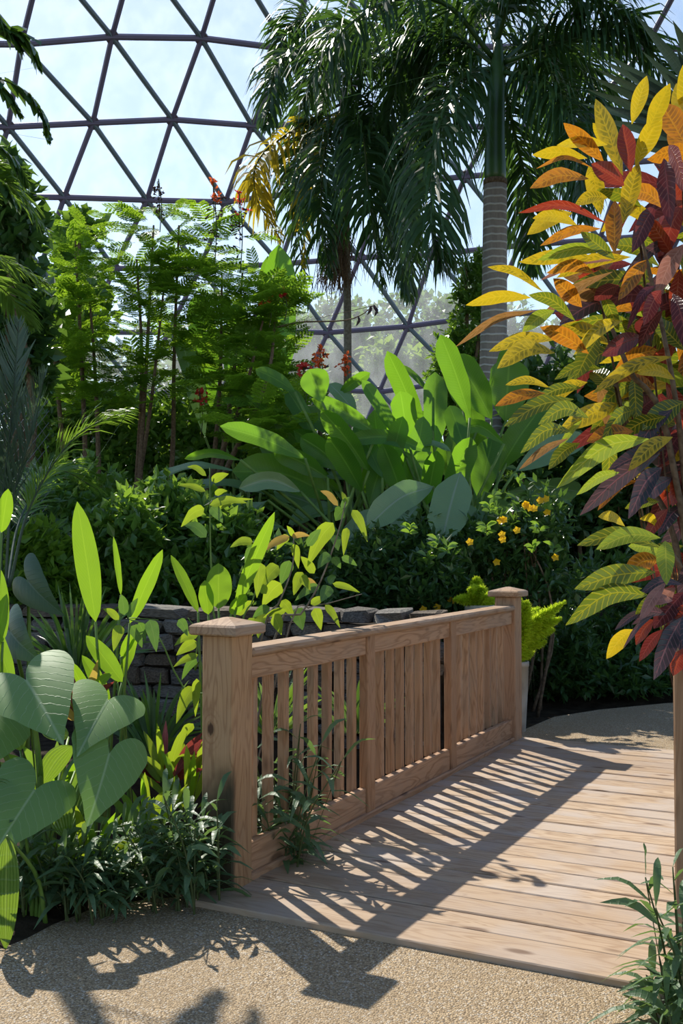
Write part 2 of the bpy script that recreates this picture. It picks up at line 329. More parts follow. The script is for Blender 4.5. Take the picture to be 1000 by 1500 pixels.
L_RED = leafmat('red_strap_leaf', (.17, .025, .035), (.09, .015, .025), (.45, .08, .05), (.30, .08, .06), .2, 12, .6, rough=.4, tf=.45)
L_FERN = leafmat('foxtail_needle', (.40, .56, .025), (.5, .64, .035), (.85, .97, .06), None, rough=.5, tf=.5, bump=0.)
F_ORANGE = leafmat('orange_petal', (.75, .09, .03), (.85, .2, .03), (.95, .22, .04), None, rough=.5, tf=.4, bump=0.)
F_RED = leafmat('red_petal', (.6, .04, .04), (.7, .07, .05), (.9, .12, .06), None, rough=.5, tf=.4, bump=0.)
F_YELLOW = leafmat('yellow_petal', (.8, .48, .01), (.85, .56, .02), (.95, .65, .03), None, rough=.5, tf=.4, bump=0.)
PODM = plain('seed_pod', (.05, .03, .035), (.1, .06, .06), .7, 20., .1, .2)
def cro(n, c, c2, tr, v, va, lw, spot=None, sa=.5): return leafmat('croton_' + n, c, c2, tr, v, va, 12, .5, lw=lw * 1.25, mid=.06, rough=.33, tf=.34, spot=spot, spotamt=sa, spotscale=38., spec=.5, bump=.3)
CR = {
    'Y': cro('yellow', (.60, .40, .010), (.66, .47, .015), (.85, .62, .02), (.72, .52, .03), .5, .2, (.28, .26, .012), .45),
    'S': cro('yellow_speckled', (.58, .38, .012), (.50, .38, .02), (.8, .58, .02), (.68, .48, .02), .8, .2, (.06, .10, .01), .9),
    'G': cro('green_yellow_vein', (.05, .10, .012), (.12, .17, .012), (.3, .36, .02), (.60, .47, .02), .95, .13),
    'L': cro('lime', (.17, .27, .025), (.26, .33, .03), (.5, .6, .03), (.52, .52, .06), .8, .14),
    'O': cro('orange', (.44, .13, .010), (.50, .20, .012), (.85, .32, .02), (.62, .30, .015), .6, .2, (.07, .05, .01), .9),
    'R': cro('red', (.17, .018, .014), (.26, .035, .014), (.6, .07, .02), (.42, .11, .05), .8, .14),
    'M': cro('maroon', (.05, .012, .012), (.10, .02, .02), (.3, .04, .03), (.28, .07, .06), .75, .12),
    'D': cro('dark_pink_vein', (.035, .05, .055), (.06, .06, .07), (.12, .04, .04), (.32, .13, .15), .65, .10),
    'B': cro('brown_speckled', (.20, .10, .05), (.26, .13, .07), (.5, .25, .05), (.34, .2, .1), .5, .16, (.05, .045, .02), .7),
    'P': cro('pale_pink', (.34, .16, .14), (.4, .2, .16), (.5, .2, .12), (.42, .24, .2), .5, .14, (.12, .06, .06), .5),
}
# ------------------------------------------------------------------ plan of the bridge
NEAR = G(332, 1303); FARP = G(745, 1087)
RD = (FARP - NEAR); RLEN = RD.length; RD.normalize()          # along the rail
RN = Vector((RD.y, -RD.x, 0))                                  # across the deck, to the right
RANG = math.atan2(RD.y, RD.x)
def bridge(s, n, z=0.0): return NEAR + RD * s + RN * n + Vector((0, 0, z))
DECKW = 1.745

# ------------------------------------------------------------------ ground
def sstep(a, b, x): t = np.clip((x - a) / (b - a), 0, 1); return t * t * (3 - 2 * t)
def wall_y(x): return 7.35 - .30 * x - .02 * x * x             # plan line of the retaining wall front
WALL_TOP = .84
def ground_z(x, y):
    x = np.asarray(x, float); y = np.asarray(y, float)
    s = (x - NEAR.x) * RD.x + (y - NEAR.y) * RD.y; n = (x - NEAR.x) * RN.x + (y - NEAR.y) * RN.y
    z = np.full(np.broadcast(x, y).shape, .015)
    gul = sstep(.15, .7, s) * sstep(3.3, 2.7, s) * sstep(-1.9, -.9, n) * sstep(2.6, 2.2, n)
    z = z - .55 * gul
    up = sstep(.12, .3, y - wall_y(x)) * sstep(.95, .55, x)
    back = sstep(9.2, 12.0, y)
    z = z * (1 - up) + (WALL_TOP - .09) * up
    z = z * (1 - back) + .75 * back
    pathx = sstep(-.4, 0, n) * sstep(.3, .1, s) * sstep(DECKW + .25, DECKW + .05, n)
    pathx = np.maximum(pathx, sstep(3.2, 3.4, s) * sstep(.95, 1.25, x) * sstep(9.3, 9.15, y))              # sink the soil under the paving
    return z - .10 * pathx
xs = np.unique(np.concatenate([np.linspace(-28, -5, 20), np.linspace(-5, 6, 90), np.linspace(6, 28, 18)]))
ys = np.unique(np.concatenate([np.linspace(-3, 1, 6), np.linspace(1, 13, 96), np.linspace(13, 39.5, 24)]))
XX, YY = np.meshgrid(xs, ys, indexing='ij'); ZZ = ground_z(XX, YY)
nx, ny = XX.shape; ii, jj = np.meshgrid(np.arange(nx - 1), np.arange(ny - 1), indexing='ij'); a = (ii * ny + jj).ravel()
soil = link('ground_soil', mesh_np('ground_soil', np.stack([XX, YY, ZZ], -1).reshape(-1, 3), np.stack([a, a + ny, a + ny + 1, a + 1], 1)), SOIL)
tag(soil, 'dark bare soil of the planting beds under all the plants', kind='structure')
def slab(name, pts, top, thick, mat, parent=None):
    bm = bmesh.new(); vs = [bm.verts.new((p[0], p[1], top)) for p in pts]; f = bm.faces.new(vs)
    if f.normal.z < 0: f.normal_flip()
    r = bmesh.ops.extrude_face_region(bm, geom=[f])
    for v in r['geom']:
        if isinstance(v, bmesh.types.BMVert): v.co.z -= thick
    bmesh.ops.recalc_face_normals(bm, faces=bm.faces)
    me = bpy.data.meshes.new(name); bm.to_mesh(me); bm.free(); return link(name, me, mat, parent)
b0, b1 = bridge(.1, .0), bridge(.1, 3.)
near_pts = [(-4, .5), (-4, 2.3)] + [tuple(G(x, y).xy) for x, y in ((-250, 1420), (-60, 1398), (40, 1370), (120, 1336), (215, 1318), (300, 1312))] + [tuple(bridge(.06, .0).xy), tuple(bridge(.06, DECKW).xy), tuple(G(965, 1462).xy), tuple(G(955, 1500).xy), (.93, 1.8), (1.1, .5)]
f1 = slab('floor', near_pts, .002, .08, PATH); tag(f1, 'pebbled aggregate path in front of the wooden deck', kind='structure')
far_pts = [tuple(bridge(3.45, -.1).xy), tuple(bridge(3.9, -.05).xy), (1.62, 8.05), (2.05, 8.4), (2.7, 8.75), (3.6, 9.0), (6, 9.1), (7, 6.0), tuple(bridge(3.45, DECKW + .5).xy)]
f2 = slab('floor_far', far_pts, .002, .08, PATH); tag(f2, 'pebbled aggregate path curving away beyond the wooden deck', kind='structure')
lawn = link('lawn', mesh_np('lawn', [(-250, 20, -.6), (250, 20, -.6), (250, 330, -.6), (-250, 330, -.6)], [[0, 1, 2, 3]]), LAWN)
tag(lawn, 'mown grass outside the glass dome', kind='structure')

# ------------------------------------------------------------------ deck boards
deck = empty('bridge_deck', bridge(0, .8), 'weathered wooden plank deck of the footbridge', 'deck')
Rz = Matrix.Rotation(RANG - math.pi / 2, 4, 'Z')               # local x = across the deck
s = -.215; i = 0
while s < 3.45:
    wd = .185 if i == 0 else .138
    me = box_mesh('plank', DECKW + rng.uniform(0, .025), wd, .036, .004)
    z = .004 + rng.uniform(-.0025, .0025)
    c = bridge(s + wd / 2, DECKW / 2 - .03, z)
    o = link('plank', me, W_DECK, deck, Matrix.Translation(c) @ Rz @ Matrix.Rotation(rng.normal(0, .002), 4, 'Z'))
    s += wd + .008; i += 1
for n in (.12, .8, 1.45):
    link('joist', box_mesh('joist', .05, 3.5, .2, 0), W_RAIL, deck, Matrix.Translation(bridge(1.62, n, -.117)) @ Rz)

# ------------------------------------------------------------------ railing
def board(parent, name, length, wdt, hgt, center, axis, mat=W_RAIL, bev=.004):
    """long axis is local x; axis 'up' or 'rail'"""
    if axis == 'up':
        me = box_mesh(name, length, wdt, hgt, bev); R = Matrix.Rotation(RANG, 4, 'Z') @ Matrix.Rotation(-math.pi / 2, 4, 'Y')
    else:
        me = box_mesh(name, length, wdt, hgt, bev); R = Matrix.Rotation(RANG, 4, 'Z')
    return link(name, me, mat, parent, Matrix.Translation(center) @ R)
PH = .965
def post_cap(parent, s, n, z):
    bm = bmesh.new(); h = .105
    lv = [(h - .006, 0), (h, .006), (h, .032), (h - .008, .040), (.012, .064)]
    rings = [[bm.verts.new((sx * a, sy * a, zz)) for sx, sy in ((1, 1), (-1, 1), (-1, -1), (1, -1))] for a, zz in lv]
    for r0, r1 in zip(rings, rings[1:]):
        for k in range(4): bm.faces.new((r0[k], r0[(k + 1) % 4], r1[(k + 1) % 4], r1[k]))
    bm.faces.new(rings[0][::-1]); bm.faces.new(rings[-1])
    me = bpy.data.meshes.new('post_cap'); bm.to_mesh(me); bm.free()
    return link('post_cap', me, W_CAP, parent, Matrix.Translation(bridge(s, n, z)) @ Matrix.Rotation(RANG, 4, 'Z'))
def railing(n0, sgn, label, s_end):
    root = empty('railing', bridge(0, n0), label, 'railing')
    for k, ps in enumerate((0, RLEN)):
        if ps > s_end: continue
        board(root, 'post', PH + .12, .14, .14, bridge(ps, n0, (PH - .12) / 2), 'up', W_POST if (k == 0 and sgn > 0) else W_RAIL, .006)
        post_cap(root, ps, n0, PH)
    L = s_end - .14; mid = s_end / 2
    f = n0 + sgn * .03
    board(root, 'hand_rail', L, .125, .034, bridge(mid, n0 + sgn * .012, .892), 'rail', W_CAP, .01)
    board(root, 'top_rail', L, .036, .088, bridge(mid, f, .830), 'rail')
    board(root, 'bottom_rail', L, .036, .125, bridge(mid, f, .098), 'rail')
    board(root, 'base_board', L, .05, .034, bridge(mid, f + sgn * .012, .031), 'rail', W_RAIL, .006)
    s0 = .07; bay = (s_end - .14) / 3
    for b in range(3):
        a0 = s0 + b * bay
        if b: board(root, 'stile', .86, .045, .085, bridge(a0, f + sgn * .006, .46), 'up')
        cnt = 8
        lo = a0 + (.045 if b else 0.02); hi = a0 + bay - (.045 if b < 2 else 0.0)
        pit = (hi - lo) / cnt
        for k in range(cnt):
            sb = lo + pit * (k + .72) if b == 0 else lo + pit * (k + .5)
            board(root, 'baluster', .66, .036, .038, bridge(sb + rng.normal(0, .003), n0 - sgn * .008, .478), 'up', W_RAIL, .003)
    return root
railing(0.0, 1, 'redwood railing with square posts and slim balusters in front of a stone wall', RLEN)
railing(DECKW - .02, -1, 'redwood railing whose capped post stands under the multicoloured croton', RLEN)

# ------------------------------------------------------------------ stone retaining wall
def rock(seed):
    r = random.Random(seed); bm = bmesh.new(); bmesh.ops.create_cube(bm, size=1.0)
    bmesh.ops.bevel(bm, geom=bm.edges[:], offset=.16, segments=1, affect='EDGES')
    for v in bm.verts: v.co += Vector((r.uniform(-.08, .08), r.uniform(-.1, .1), r.uniform(-.08, .08)))
    me = bpy.data.meshes.new('stone'); bm.to_mesh(me); bm.free()
    for p in me.polygons: p.use_smooth = False
    return me
rocks = [[rock(10 * q + k) for k in range(4)] for q in range(3)]
for q in range(3):
    for k in range(4): rocks[q][k].materials.append(STONE[q])
wall = empty('retaining_wall', (-.6, wall_y(-.6), -.5), 'low dry-laid fieldstone retaining wall behind the railing', 'wall')
wxs = np.linspace(-4.2, .68, 14)
core = Geo(); ft = np.array([[x, wall_y(x) + .06] for x in wxs]); bk = np.array([[x, wall_y(x) + .34] for x in wxs]); nw = len(wxs)
CV = np.concatenate([np.c_[ft, np.full(nw, -.7)], np.c_[ft, np.full(nw, WALL_TOP - .1)], np.c_[bk, np.full(nw, WALL_TOP - .1)], np.c_[bk, np.full(nw, -.7)]])
CF = [[q * nw + k, q * nw + k + 1, ((q + 1) % 4) * nw + k + 1, ((q + 1) % 4) * nw + k] for q in range(4) for k in range(nw - 1)]
CF += [[0, nw, 2 * nw, 3 * nw], [nw - 1, 4 * nw - 1, 3 * nw - 1, 2 * nw - 1]]
core.add(CV, CF).build('wall_core', MORTAR, wall, False)
z = -.55; row = 0
while z < WALL_TOP - .02:
    h = rng.uniform(.085, .15); top = z + h >= WALL_TOP - .02
    if top: h = WALL_TOP - z + rng.uniform(-.01, .02)
    x = -4.2 + rng.uniform(0, .2)
    while x < .5:
        L = rng.uniform(.16, .42) * (1.35 if top else 1.0); xm = x + L / 2
        if xm > -2.6 or top or z > -.1:
            ang = math.atan((wall_y(xm + .1) - wall_y(xm - .1)) / .2)
            dp = .36 if top else .16
            Mx = Matrix.Translation((xm, wall_y(xm) + dp / 2 - .05 + rng.normal(0, .015), z + h / 2)) @ Matrix.Rotation(ang + rng.normal(0, .05), 4, 'Z') @ Matrix.Rotation(rng.normal(0, .04), 4, 'Y') @ Matrix.Diagonal((L * .99, dp, h * (.95 + rng.uniform(-.06, .05)), 1))
            o = link('capstone' if top else 'stone', rocks[rng.integers(3)][rng.integers(4)], None, wall, Mx)
        x += L
    z += h; row += 1
    if top: break

# ------------------------------------------------------------------ geodesic dome
DC, DR = np.array([0., 17., -.5]), 23.2
def on_dome(px, py):
    d = np.array(ray(px, py)); d /= np.linalg.norm(d); o = np.array([0, 0, CAMZ]) - DC
    b = np.dot(o, d); return np.array([0, 0, CAMZ]) + d * (-b + math.sqrt(b * b - np.dot(o, o) + DR * DR))
# rows of nodes: first column pixel, spacing, and height as a function of x (read off the photograph)
def bow(y0, c, k, xm, kr=0.): return lambda x: y0 + k * ((x - xm) / 100.) ** 2 / (1 + ((x - xm) / 300.) ** 2) - kr * max(0., (x - 330) / 100.)
ROWS = [  # (x of column 0, spacing, y(x))
    (414, 150, bow(-268, 0, 4.5, 220)), (374, 141, bow(-205, 0, 4.0, 220)) , (334, 135, bow(-75, 0, 3.2, 225)), (295, 130, bow(54, 0, 2.2, 215)),
    (252, 117.5, bow(177, 0, 1.4, 255)), (213, 117, bow(292, 0, -.9, 280, 8)), (176, 117, bow(393, 0, -.5, 280, 7)),
    (129, 117, bow(487, 0, -.3, 280, 6)), (90, 117, bow(575, 0, 0, 280, 5)), (52, 117, bow(665, 0, 0, 280, 4)), (14, 117, bow(752, 0, 0, 280, 3)), (-24, 117, bow(838, 0, 0, 280, 2))]
ROWS = ROWS[1:]
fix = {(2, -1): (164, 54), (2, -2): (31, 65), (2, 0): (295, 56), (2, 1): (421, 72), (3, -1): (136, 180), (3, -2): (12, 186), (3, 0): (252, 175), (3, 1): (369, 184),
       (4, -1): (94, 289), (4, 0): (215, 293), (4, 1): (330, 296), (5, 0): (167, 393), (5, 4): (632, 373), (6, 3): (480, 487), (6, 4): (597, 478), (7, 4): (555, 574)}
dome = empty('geodesic_dome', (0, 17, -.5), 'geodesic conservatory dome of triangular clear panes in purple-grey metal struts', 'dome')
node = {}
JR = range(-6, 12)
for i, (x0, sp, fy) in enumerate(ROWS):
    for j in JR:
        x = x0 + j * sp; y = fy(x)
        if (i, j) in fix: x, y = fix[(i, j)]
        if -430 < x < 1430: node[(i, j)] = Vector(on_dome(x, y))
strut_me = {}
def unit_tube(mat, nm):
    V, F, U = tube([(0, 0, 0), (1, 0, 0)], 1.0, 8); me = mesh_np(nm, V, F, U); me.materials.append(mat)
    for p in me.polygons: p.use_smooth = False
    return me
SU, SU2 = unit_tube(STRUT, 'strut'), unit_tube(STRUT2, 'strut')
Vh, Fh, Uh = tube([(-.5, 0, 0), (.5, 0, 0)], 1.0, 12); HUBM = mesh_np('hub', Vh, Fh, Uh, smooth=False); HUBM.materials.append(HUB)
def strut(a, b, me, r=.085):
    d = b - a; q = d.to_track_quat('X', 'Z').to_matrix().to_4x4()
    link('strut', me, None, dome, Matrix.Translation(a) @ q @ Matrix.Diagonal((d.length, r, r, 1)))
for (i, j), p in node.items():
    for k, me in (((i, j + 1), SU), ((i + 1, j), SU), ((i + 1, j + 1), SU2)):
        if k in node: strut(p, node[k], me, .10 if k == (i, j + 1) else .085)
    nrm = (p - Vector(DC)).normalized()
    link('hub', HUBM, None, dome, Matrix.Translation(p) @ nrm.to_track_quat('X', 'Z').to_matrix().to_4x4() @ Matrix.Diagonal((.12, .21, .21, 1)))
    for tri in (((i, j), (i + 1, j), (i + 1, j + 1)), ((i, j), (i + 1, j + 1), (i, j + 1))):
        if all(q in node for q in tri):
            v = [node[q] for q in tri]; c = sum(v, Vector()) / 3
            v = [q + (c - q) * .02 - (q - Vector(DC)).normalized() * -.04 for q in v]
            me = bpy.data.meshes.new('pane'); me.from_pydata([tuple(q) for q in v], [], [(0, 1, 2)])
            link('pane', me, PANE, dome)
# ------------------------------------------------------------------ palms
def frond_geo(S, nleaf, ll, lw, droop, s0=.12, plum=.5, fwd=.55, up=.15, seg=3, tipk=.45):
    """leaflets of a feather frond along spine S"""
    S = np.asarray(S, float); T = tangents(S); k = len(S); g = Geo()
    s = np.linspace(s0, .995, nleaf); idx = s * (k - 1); i0 = np.minimum(idx.astype(int), k - 2); f = (idx - i0)[:, None]
    B = S[i0] * (1 - f) + S[i0 + 1] * f; D = unit(T[i0] * (1 - f) + T[i0 + 1] * f)
    A = unit(np.cross(D, np.array([0, 0, 1.]) + np.array([.03, .02, 0]))); Nn = np.cross(A, D)
    env = np.sin(np.pi * np.clip(.18 + .80 * (s - s0) / (1 - s0), 0, 1)) ** .7
    for sg in (-1, 1):
        n = nleaf; el = rng.normal(up, plum, n)
        dr = unit(sg * A * np.cos(el)[:, None] + Nn * np.sin(el)[:, None] + D * (fwd + .5 * s ** 3)[:, None] + rng.normal(0, .06, (n, 3)))
        L = ll * env * rng.uniform(.85, 1.1, n)
        g0 = np.array([0, 0, -1.]); pts = [B]; cur = B; d = dr
        for q in range(seg):
            d = unit(d + g0 * (droop * (q + .3) / seg)[:, None] if not np.isscalar(droop) else d + g0 * droop * (q + .3) / seg)
            cur = cur + d * (L / seg)[:, None]; pts.append(cur)
        W = np.array([.55, 1.0, .75, .08]) if seg == 3 else np.array([.6, 1., .08])
        sd = unit(np.cross(dr, Nn) + rng.normal(0, .25, (n, 3)))
        V = np.stack([p + sd * (lw * w * e * .5) for p, w in zip(pts, W) for e in (-1, 1)], 1).reshape(-1, 3)
        m = 2 * (seg + 1); o = np.arange(n)[:, None] * m
        F = np.concatenate([o + np.array([2 * q, 2 * q + 1, 2 * q + 3, 2 * q + 2]) for q in range(seg)])
        U = np.tile(np.array([[e, q / seg] for q in range(seg + 1) for e in (0, 1)], float), (n, 1))
        g.add(V, F, U, np.repeat(rng.random(n), m))
    return g
def px_frond(root, pts, d, lmat, rmat, ll=.5, lw=.03, n=70, droop=1.2, r=.02, k=28, name='frond', dd=0., **kw):
    """frond whose stalk passes through photo pixels; pts (x, y[, depth offset])"""
    W = [np.array(P(p[0], p[1], d + (p[2] if len(p) > 2 else dd * q / max(1, len(pts) - 1)))) for q, p in enumerate(pts)]
    S = curve_pts(W, k); g = frond_geo(S, n, ll, lw, droop, **kw)
    o = g.build(name, lmat, root, smooth=False)
    V, F, U = tube(S, np.linspace(r, r * .25, k), 5); Geo().add(V, F, U).build('rachis', rmat, o)
    return o
PD = 13.0
pb = P(722, 600, PD); gz = float(ground_z(pb.x, pb.y))
palm = empty('royal_palm', (pb.x, pb.y, gz), 'tall palm with a ringed grey trunk and smooth green crownshaft', 'palm tree')
S = curve_pts([(pb.x, pb.y, gz - .1), np.array(P(722, 570, PD)), np.array(P(724, 420, PD)), np.array(P(725, 268, PD))], 30)
V, F, U = tube(S, np.interp(np.linspace(0, 1, 30), [0, .3, .7, 1], [M(24, PD), M(20.5, PD), M(18.5, PD), M(17.3, PD)]), 20)
Geo().add(V, F, U).build('trunk', RINGS, palm)
S = curve_pts([np.array(P(725, 270, PD)), np.array(P(725, 200, PD)), np.array(P(727, 120, PD)), np.array(P(730, 60, PD))], 16)
V, F, U = tube(S, [M(q, PD) for q in np.interp(np.linspace(0, 1, 16), [0, .08, .35, .7, 1], [14.5, 16.5, 14.5, 12.5, 6])], 16)
Geo().add(V, F, U).build('crownshaft', SHAFT, palm)
V, F, U = tube([P(725, 272, PD), P(725, 264, PD)], M(17.8, PD), 16); Geo().add(V, F, U).build('leaf_scar', BARK, palm)
for pts in ([(722, 100), (676, 112, -.5), (640, 195, -1.0), (632, 330, -1.2), (645, 385, -1.2)],
            [(724, 95), (660, 50, .3), (600, 70, .6), (565, 190, .8)],
            [(722, 85), (650, 5, -.4), (560, 5, -.9), (480, 70, -1.2), (440, 160, -1.3)],
            [(728, 60), (760, -20, -.5), (850, -25, -1.0), (950, 60, -1.2)],
            [(735, 90), (800, 50, .6), (865, 105, 1.2), (890, 220, 1.4)],
            [(735, 105), (795, 122, -.6), (838, 180, -1.0), (855, 320, -1.2)],
            [(735, 112), (752, 190, 1.2), (772, 280, 1.8), (780, 400, 2.0)],
            [(730, 55), (715, -40, .5), (660, -110, 1.0), (590, -90, 1.4)],
            [(738, 92), (830, 60, -.5), (920, 50, -1.), (1010, 140, -1.2)],
            [(718, 105), (655, 130, .9), (605, 210, 1.5), (585, 340, 1.8)],
            [(736, 100), (790, 80, 1.4), (835, 190, 2.2), (800, 330, 2.4)],
            [(726, 60), (745, -60, .8), (830, -110, 1.4), (930, -60, 1.8)],
            [(728, 70), (700, 10, 1.4), (640, 40, 2.2), (600, 150, 2.5)]):
    px_frond(palm, pts, PD, L_PALM, SHAFT, ll=.95, lw=.046, n=125, droop=1.25, r=.035, plum=.75)
# second, thin palm
QD = 15.0
qb = P(508, 600, QD); gz = float(ground_z(qb.x, qb.y))
palm2 = empty('slender_palm', (qb.x, qb.y, gz), 'slender palm with a thin pale stem, brown fibre and yellowing drooping fronds', 'palm tree')
S = curve_pts([(qb.x, qb.y, gz - .1), np.array(P(509, 560, QD)), np.array(P(508, 400, QD)), np.array(P(503, 130, QD))], 24)
V, F, U = tube(S, np.linspace(M(6.5, QD), M(5.5, QD), 24), 10); Geo().add(V, F, U).build('trunk', BARKG, palm2)
g = Geo()
for q in range(420):      # hanging fibre and dry stalks
    x, y = rng.normal(492, 13), rng.uniform(330, 405); l = rng.uniform(18, 60)
    a = np.array(P(500 + rng.normal(0, 5), y - l * .4, QD + rng.normal(0, .05))); b = np.array(P(x, y + l * .2, QD + rng.normal(0, .12))); c = np.array(P(x + rng.normal(0, 6), y + l * .8, QD + rng.normal(0, .15)))
    sd = np.array([.006, 0, 0]); g.add([a - sd, a + sd, b + sd, b - sd, c + sd * .4, c - sd * .4], [[0, 1, 2, 3], [3, 2, 4, 5]], r=rng.random())
o = g.build('dry_fibre', FIBRE, palm2, False); tag(o, 'brown hanging fibre and dry fruit stalks', kind='stuff')
for pts, mt, kw in (
        ([(503, 150), (430, 190), (378, 235, -.4), (376, 290, -.6), (412, 352, -.7)], L_PALMY, dict(ll=.62, n=70, lw=.055)),
        ([(503, 160), (450, 195), (432, 290, -.3), (452, 450, -.4)], L_PALM, dict(ll=.7)),
        ([(503, 140), (450, 70), (405, 100, -.4), (390, 190, -.6)], L_PALM, {}),
        ([(504, 140), (540, 150, -.6), (575, 260, -1.0), (592, 430, -1.2)], L_PALM, dict(ll=.9, n=130)),
        ([(504, 135), (560, 80, .3), (610, 140, .6), (625, 270, .8)], L_PALM, {}),
        ([(502, 160), (478, 210, -.7), (470, 300, -1.0), (482, 400, -1.1)], L_PALM, {}),
        ([(503, 120), (470, 30, .4), (425, 40, .8), (395, 120, 1.0)], L_PALM, {}),
        ([(504, 120), (545, 10, -.3), (600, 30, -.6), (640, 140, -.9)], L_PALM, {}),
        ([(504, 150), (530, 190, -1.), (540, 290, -1.5), (560, 420, -1.6)], L_PALM, dict(ll=.9, n=130)),
        ([(503, 150), (465, 120, .8), (440, 220, 1.2), (440, 330, 1.4)], L_PALM, {}),
        ([(503, 150), (520, 90, -1.), (500, 60, -1.6), (470, 160, -2.0)], L_PALM, {}),
        ([(503, 160), (480, 190, -.3), (448, 260, -.5), (446, 390, -.6)], L_PALMY, dict(ll=.5, n=40)),
        ([(504, 160), (550, 200, .6), (590, 330, 1.), (600, 440, 1.1)], L_PALM, dict(ll=.85, n=120))):
    kk = dict(ll=.75, lw=.046, n=110, droop=1.4, r=.022, plum=.7); kk.update(kw)
    px_frond(palm2, pts, QD, mt, STEMD, **kk)
# silvery feather palm at the left
FD = 7.0
fb = P(2, 790, FD); feather = empty('feather_palm', (fb.x, fb.y, float(ground_z(fb.x, fb.y))), 'silvery upright feather palm in front of a wire fence', 'palm')
for pts in ([(0, 860), (6, 712), (18, 600), (28, 470)], [(8, 860), (16, 745), (40, 650), (66, 545)], [(-10, 860), (-25, 700), (-30, 560), (-10, 430)], [(14, 860), (45, 740), (110, 640), (190, 600)],
            [(-20, 860), (-60, 700), (-90, 600), (-120, 540)], [(10, 860), (30, 760, .6), (80, 690, 1.), (150, 720, 1.2)]):
    px_frond(feather, pts, FD, L_SILVER if pts[-1][1] < 590 else L_MID, L_SILVER, ll=.36, lw=.014, n=70, droop=-.25 if pts[-1][1] < 590 else .5, r=.012, plum=.12, fwd=1.1, up=.25, s0=.3)
# light green palm fronds entering from the left edge
AD = 8.5
ab = P(-90, 760, AD); areca = empty('arching_palm', (ab.x, ab.y, float(ground_z(ab.x, ab.y))), 'palm with light green arching fronds rising beyond the silvery feather palm', 'palm')
V, F, U = tube(curve_pts([(ab.x, ab.y, .5), np.array(P(-95, 560, AD)), np.array(P(-100, 420, AD))], 12), M(9, AD), 8); Geo().add(V, F, U).build('trunk', STEMG, areca)
for pts in ([(-100, 420), (-60, 300), (10, 272), (68, 340)], [(-100, 420), (-60, 360), (0, 380), (70, 415)], [(-100, 420), (-80, 300), (-20, 240), (30, 260)], [(-100, 420), (-60, 400), (0, 420, .5), (50, 480, .8)]):
    px_frond(areca, pts, AD, L_PALML, STEMG, ll=.42, lw=.03, n=56, droop=.55, r=.014, plum=.15, fwd=.8, up=.15, s0=.2)
# lobed philodendron leaves hanging in from the left, on a dark tree trunk
HD = 6.0
hb = P(-70, 800, HD); phil = empty('climbing_philodendron', (hb.x, hb.y, float(ground_z(hb.x, hb.y))), 'climber with deeply lobed dark leaves drooping against the glass', 'climber')
V, F, U = tube(curve_pts([(hb.x, hb.y, .0), np.array(P(-80, 400, HD)), np.array(P(-75, 0, HD)), np.array(P(-60, -120, HD))], 14), M(13, HD), 8); Geo().add(V, F, U).build('stem', BARK, phil)
for pts in ([(-75, 120), (-20, 50), (35, 55), (58, 98)], [(-75, 180), (-20, 118), (30, 130), (60, 165), (72, 205)], [(-75, 260), (-20, 215), (20, 232), (38, 268)], [(-75, 60), (-30, 10), (10, 40), (30, 70)], [(-75, 200), (-30, 110), (5, 130), (30, 165)], [(-75, 300), (-30, 260), (0, 270), (25, 300)]):
    px_frond(phil, pts, HD, L_DARK, STEMD, ll=.16, lw=.075, n=24, droop=.8, r=.008, plum=.2, fwd=.8, up=.0, s0=.4, k=20, name='leaf')
# stiff fan palm behind the croton
KD = 6.0
kb = P(1060, 800, KD); stiff = empty('fan_palm', (kb.x, kb.y, float(ground_z(kb.x, kb.y))), 'grey-green palm with stiff pointed blades fanning out above the croton', 'palm')
V, F, U = tube(curve_pts([(kb.x, kb.y, -.1), np.array(P(1075, 500, KD)), np.array(P(1070, 240, KD))], 12), M(26, KD), 12); Geo().add(V, F, U).build('trunk', BARK, stiff)
for x, y, wd in ((892, 82, 17), (878, 86, 15), (872, 100, 16), (866, 112, 18), (858, 130, 16), (852, 152, 18), (900, 140, 18), (962, 100, 20), (880, 175, 18), (985, 30, 24), (940, 75, 15), (900, 205, 20), (990, 70, 20), (870, 205, 14), (930, 20, 16), (1150, 60, 20), (1200, 150, 20), (1085, 10, 20), (1040, -10, 20), (1220, 240, 20), (1150, 340, 20), (1010, 340, 20), (1100, 360, 20)):
    pxleaf(stiff, L_STIFF, 1060, 215 + (y - 120) * .25, x, y, wd, KD + rng.uniform(-.1, .3), KD - rng.uniform(.1, .5), sag=.03, roll=rng.uniform(-35, 35), prof='strap', fold=.5, wav=0, nc=3, name='blade')

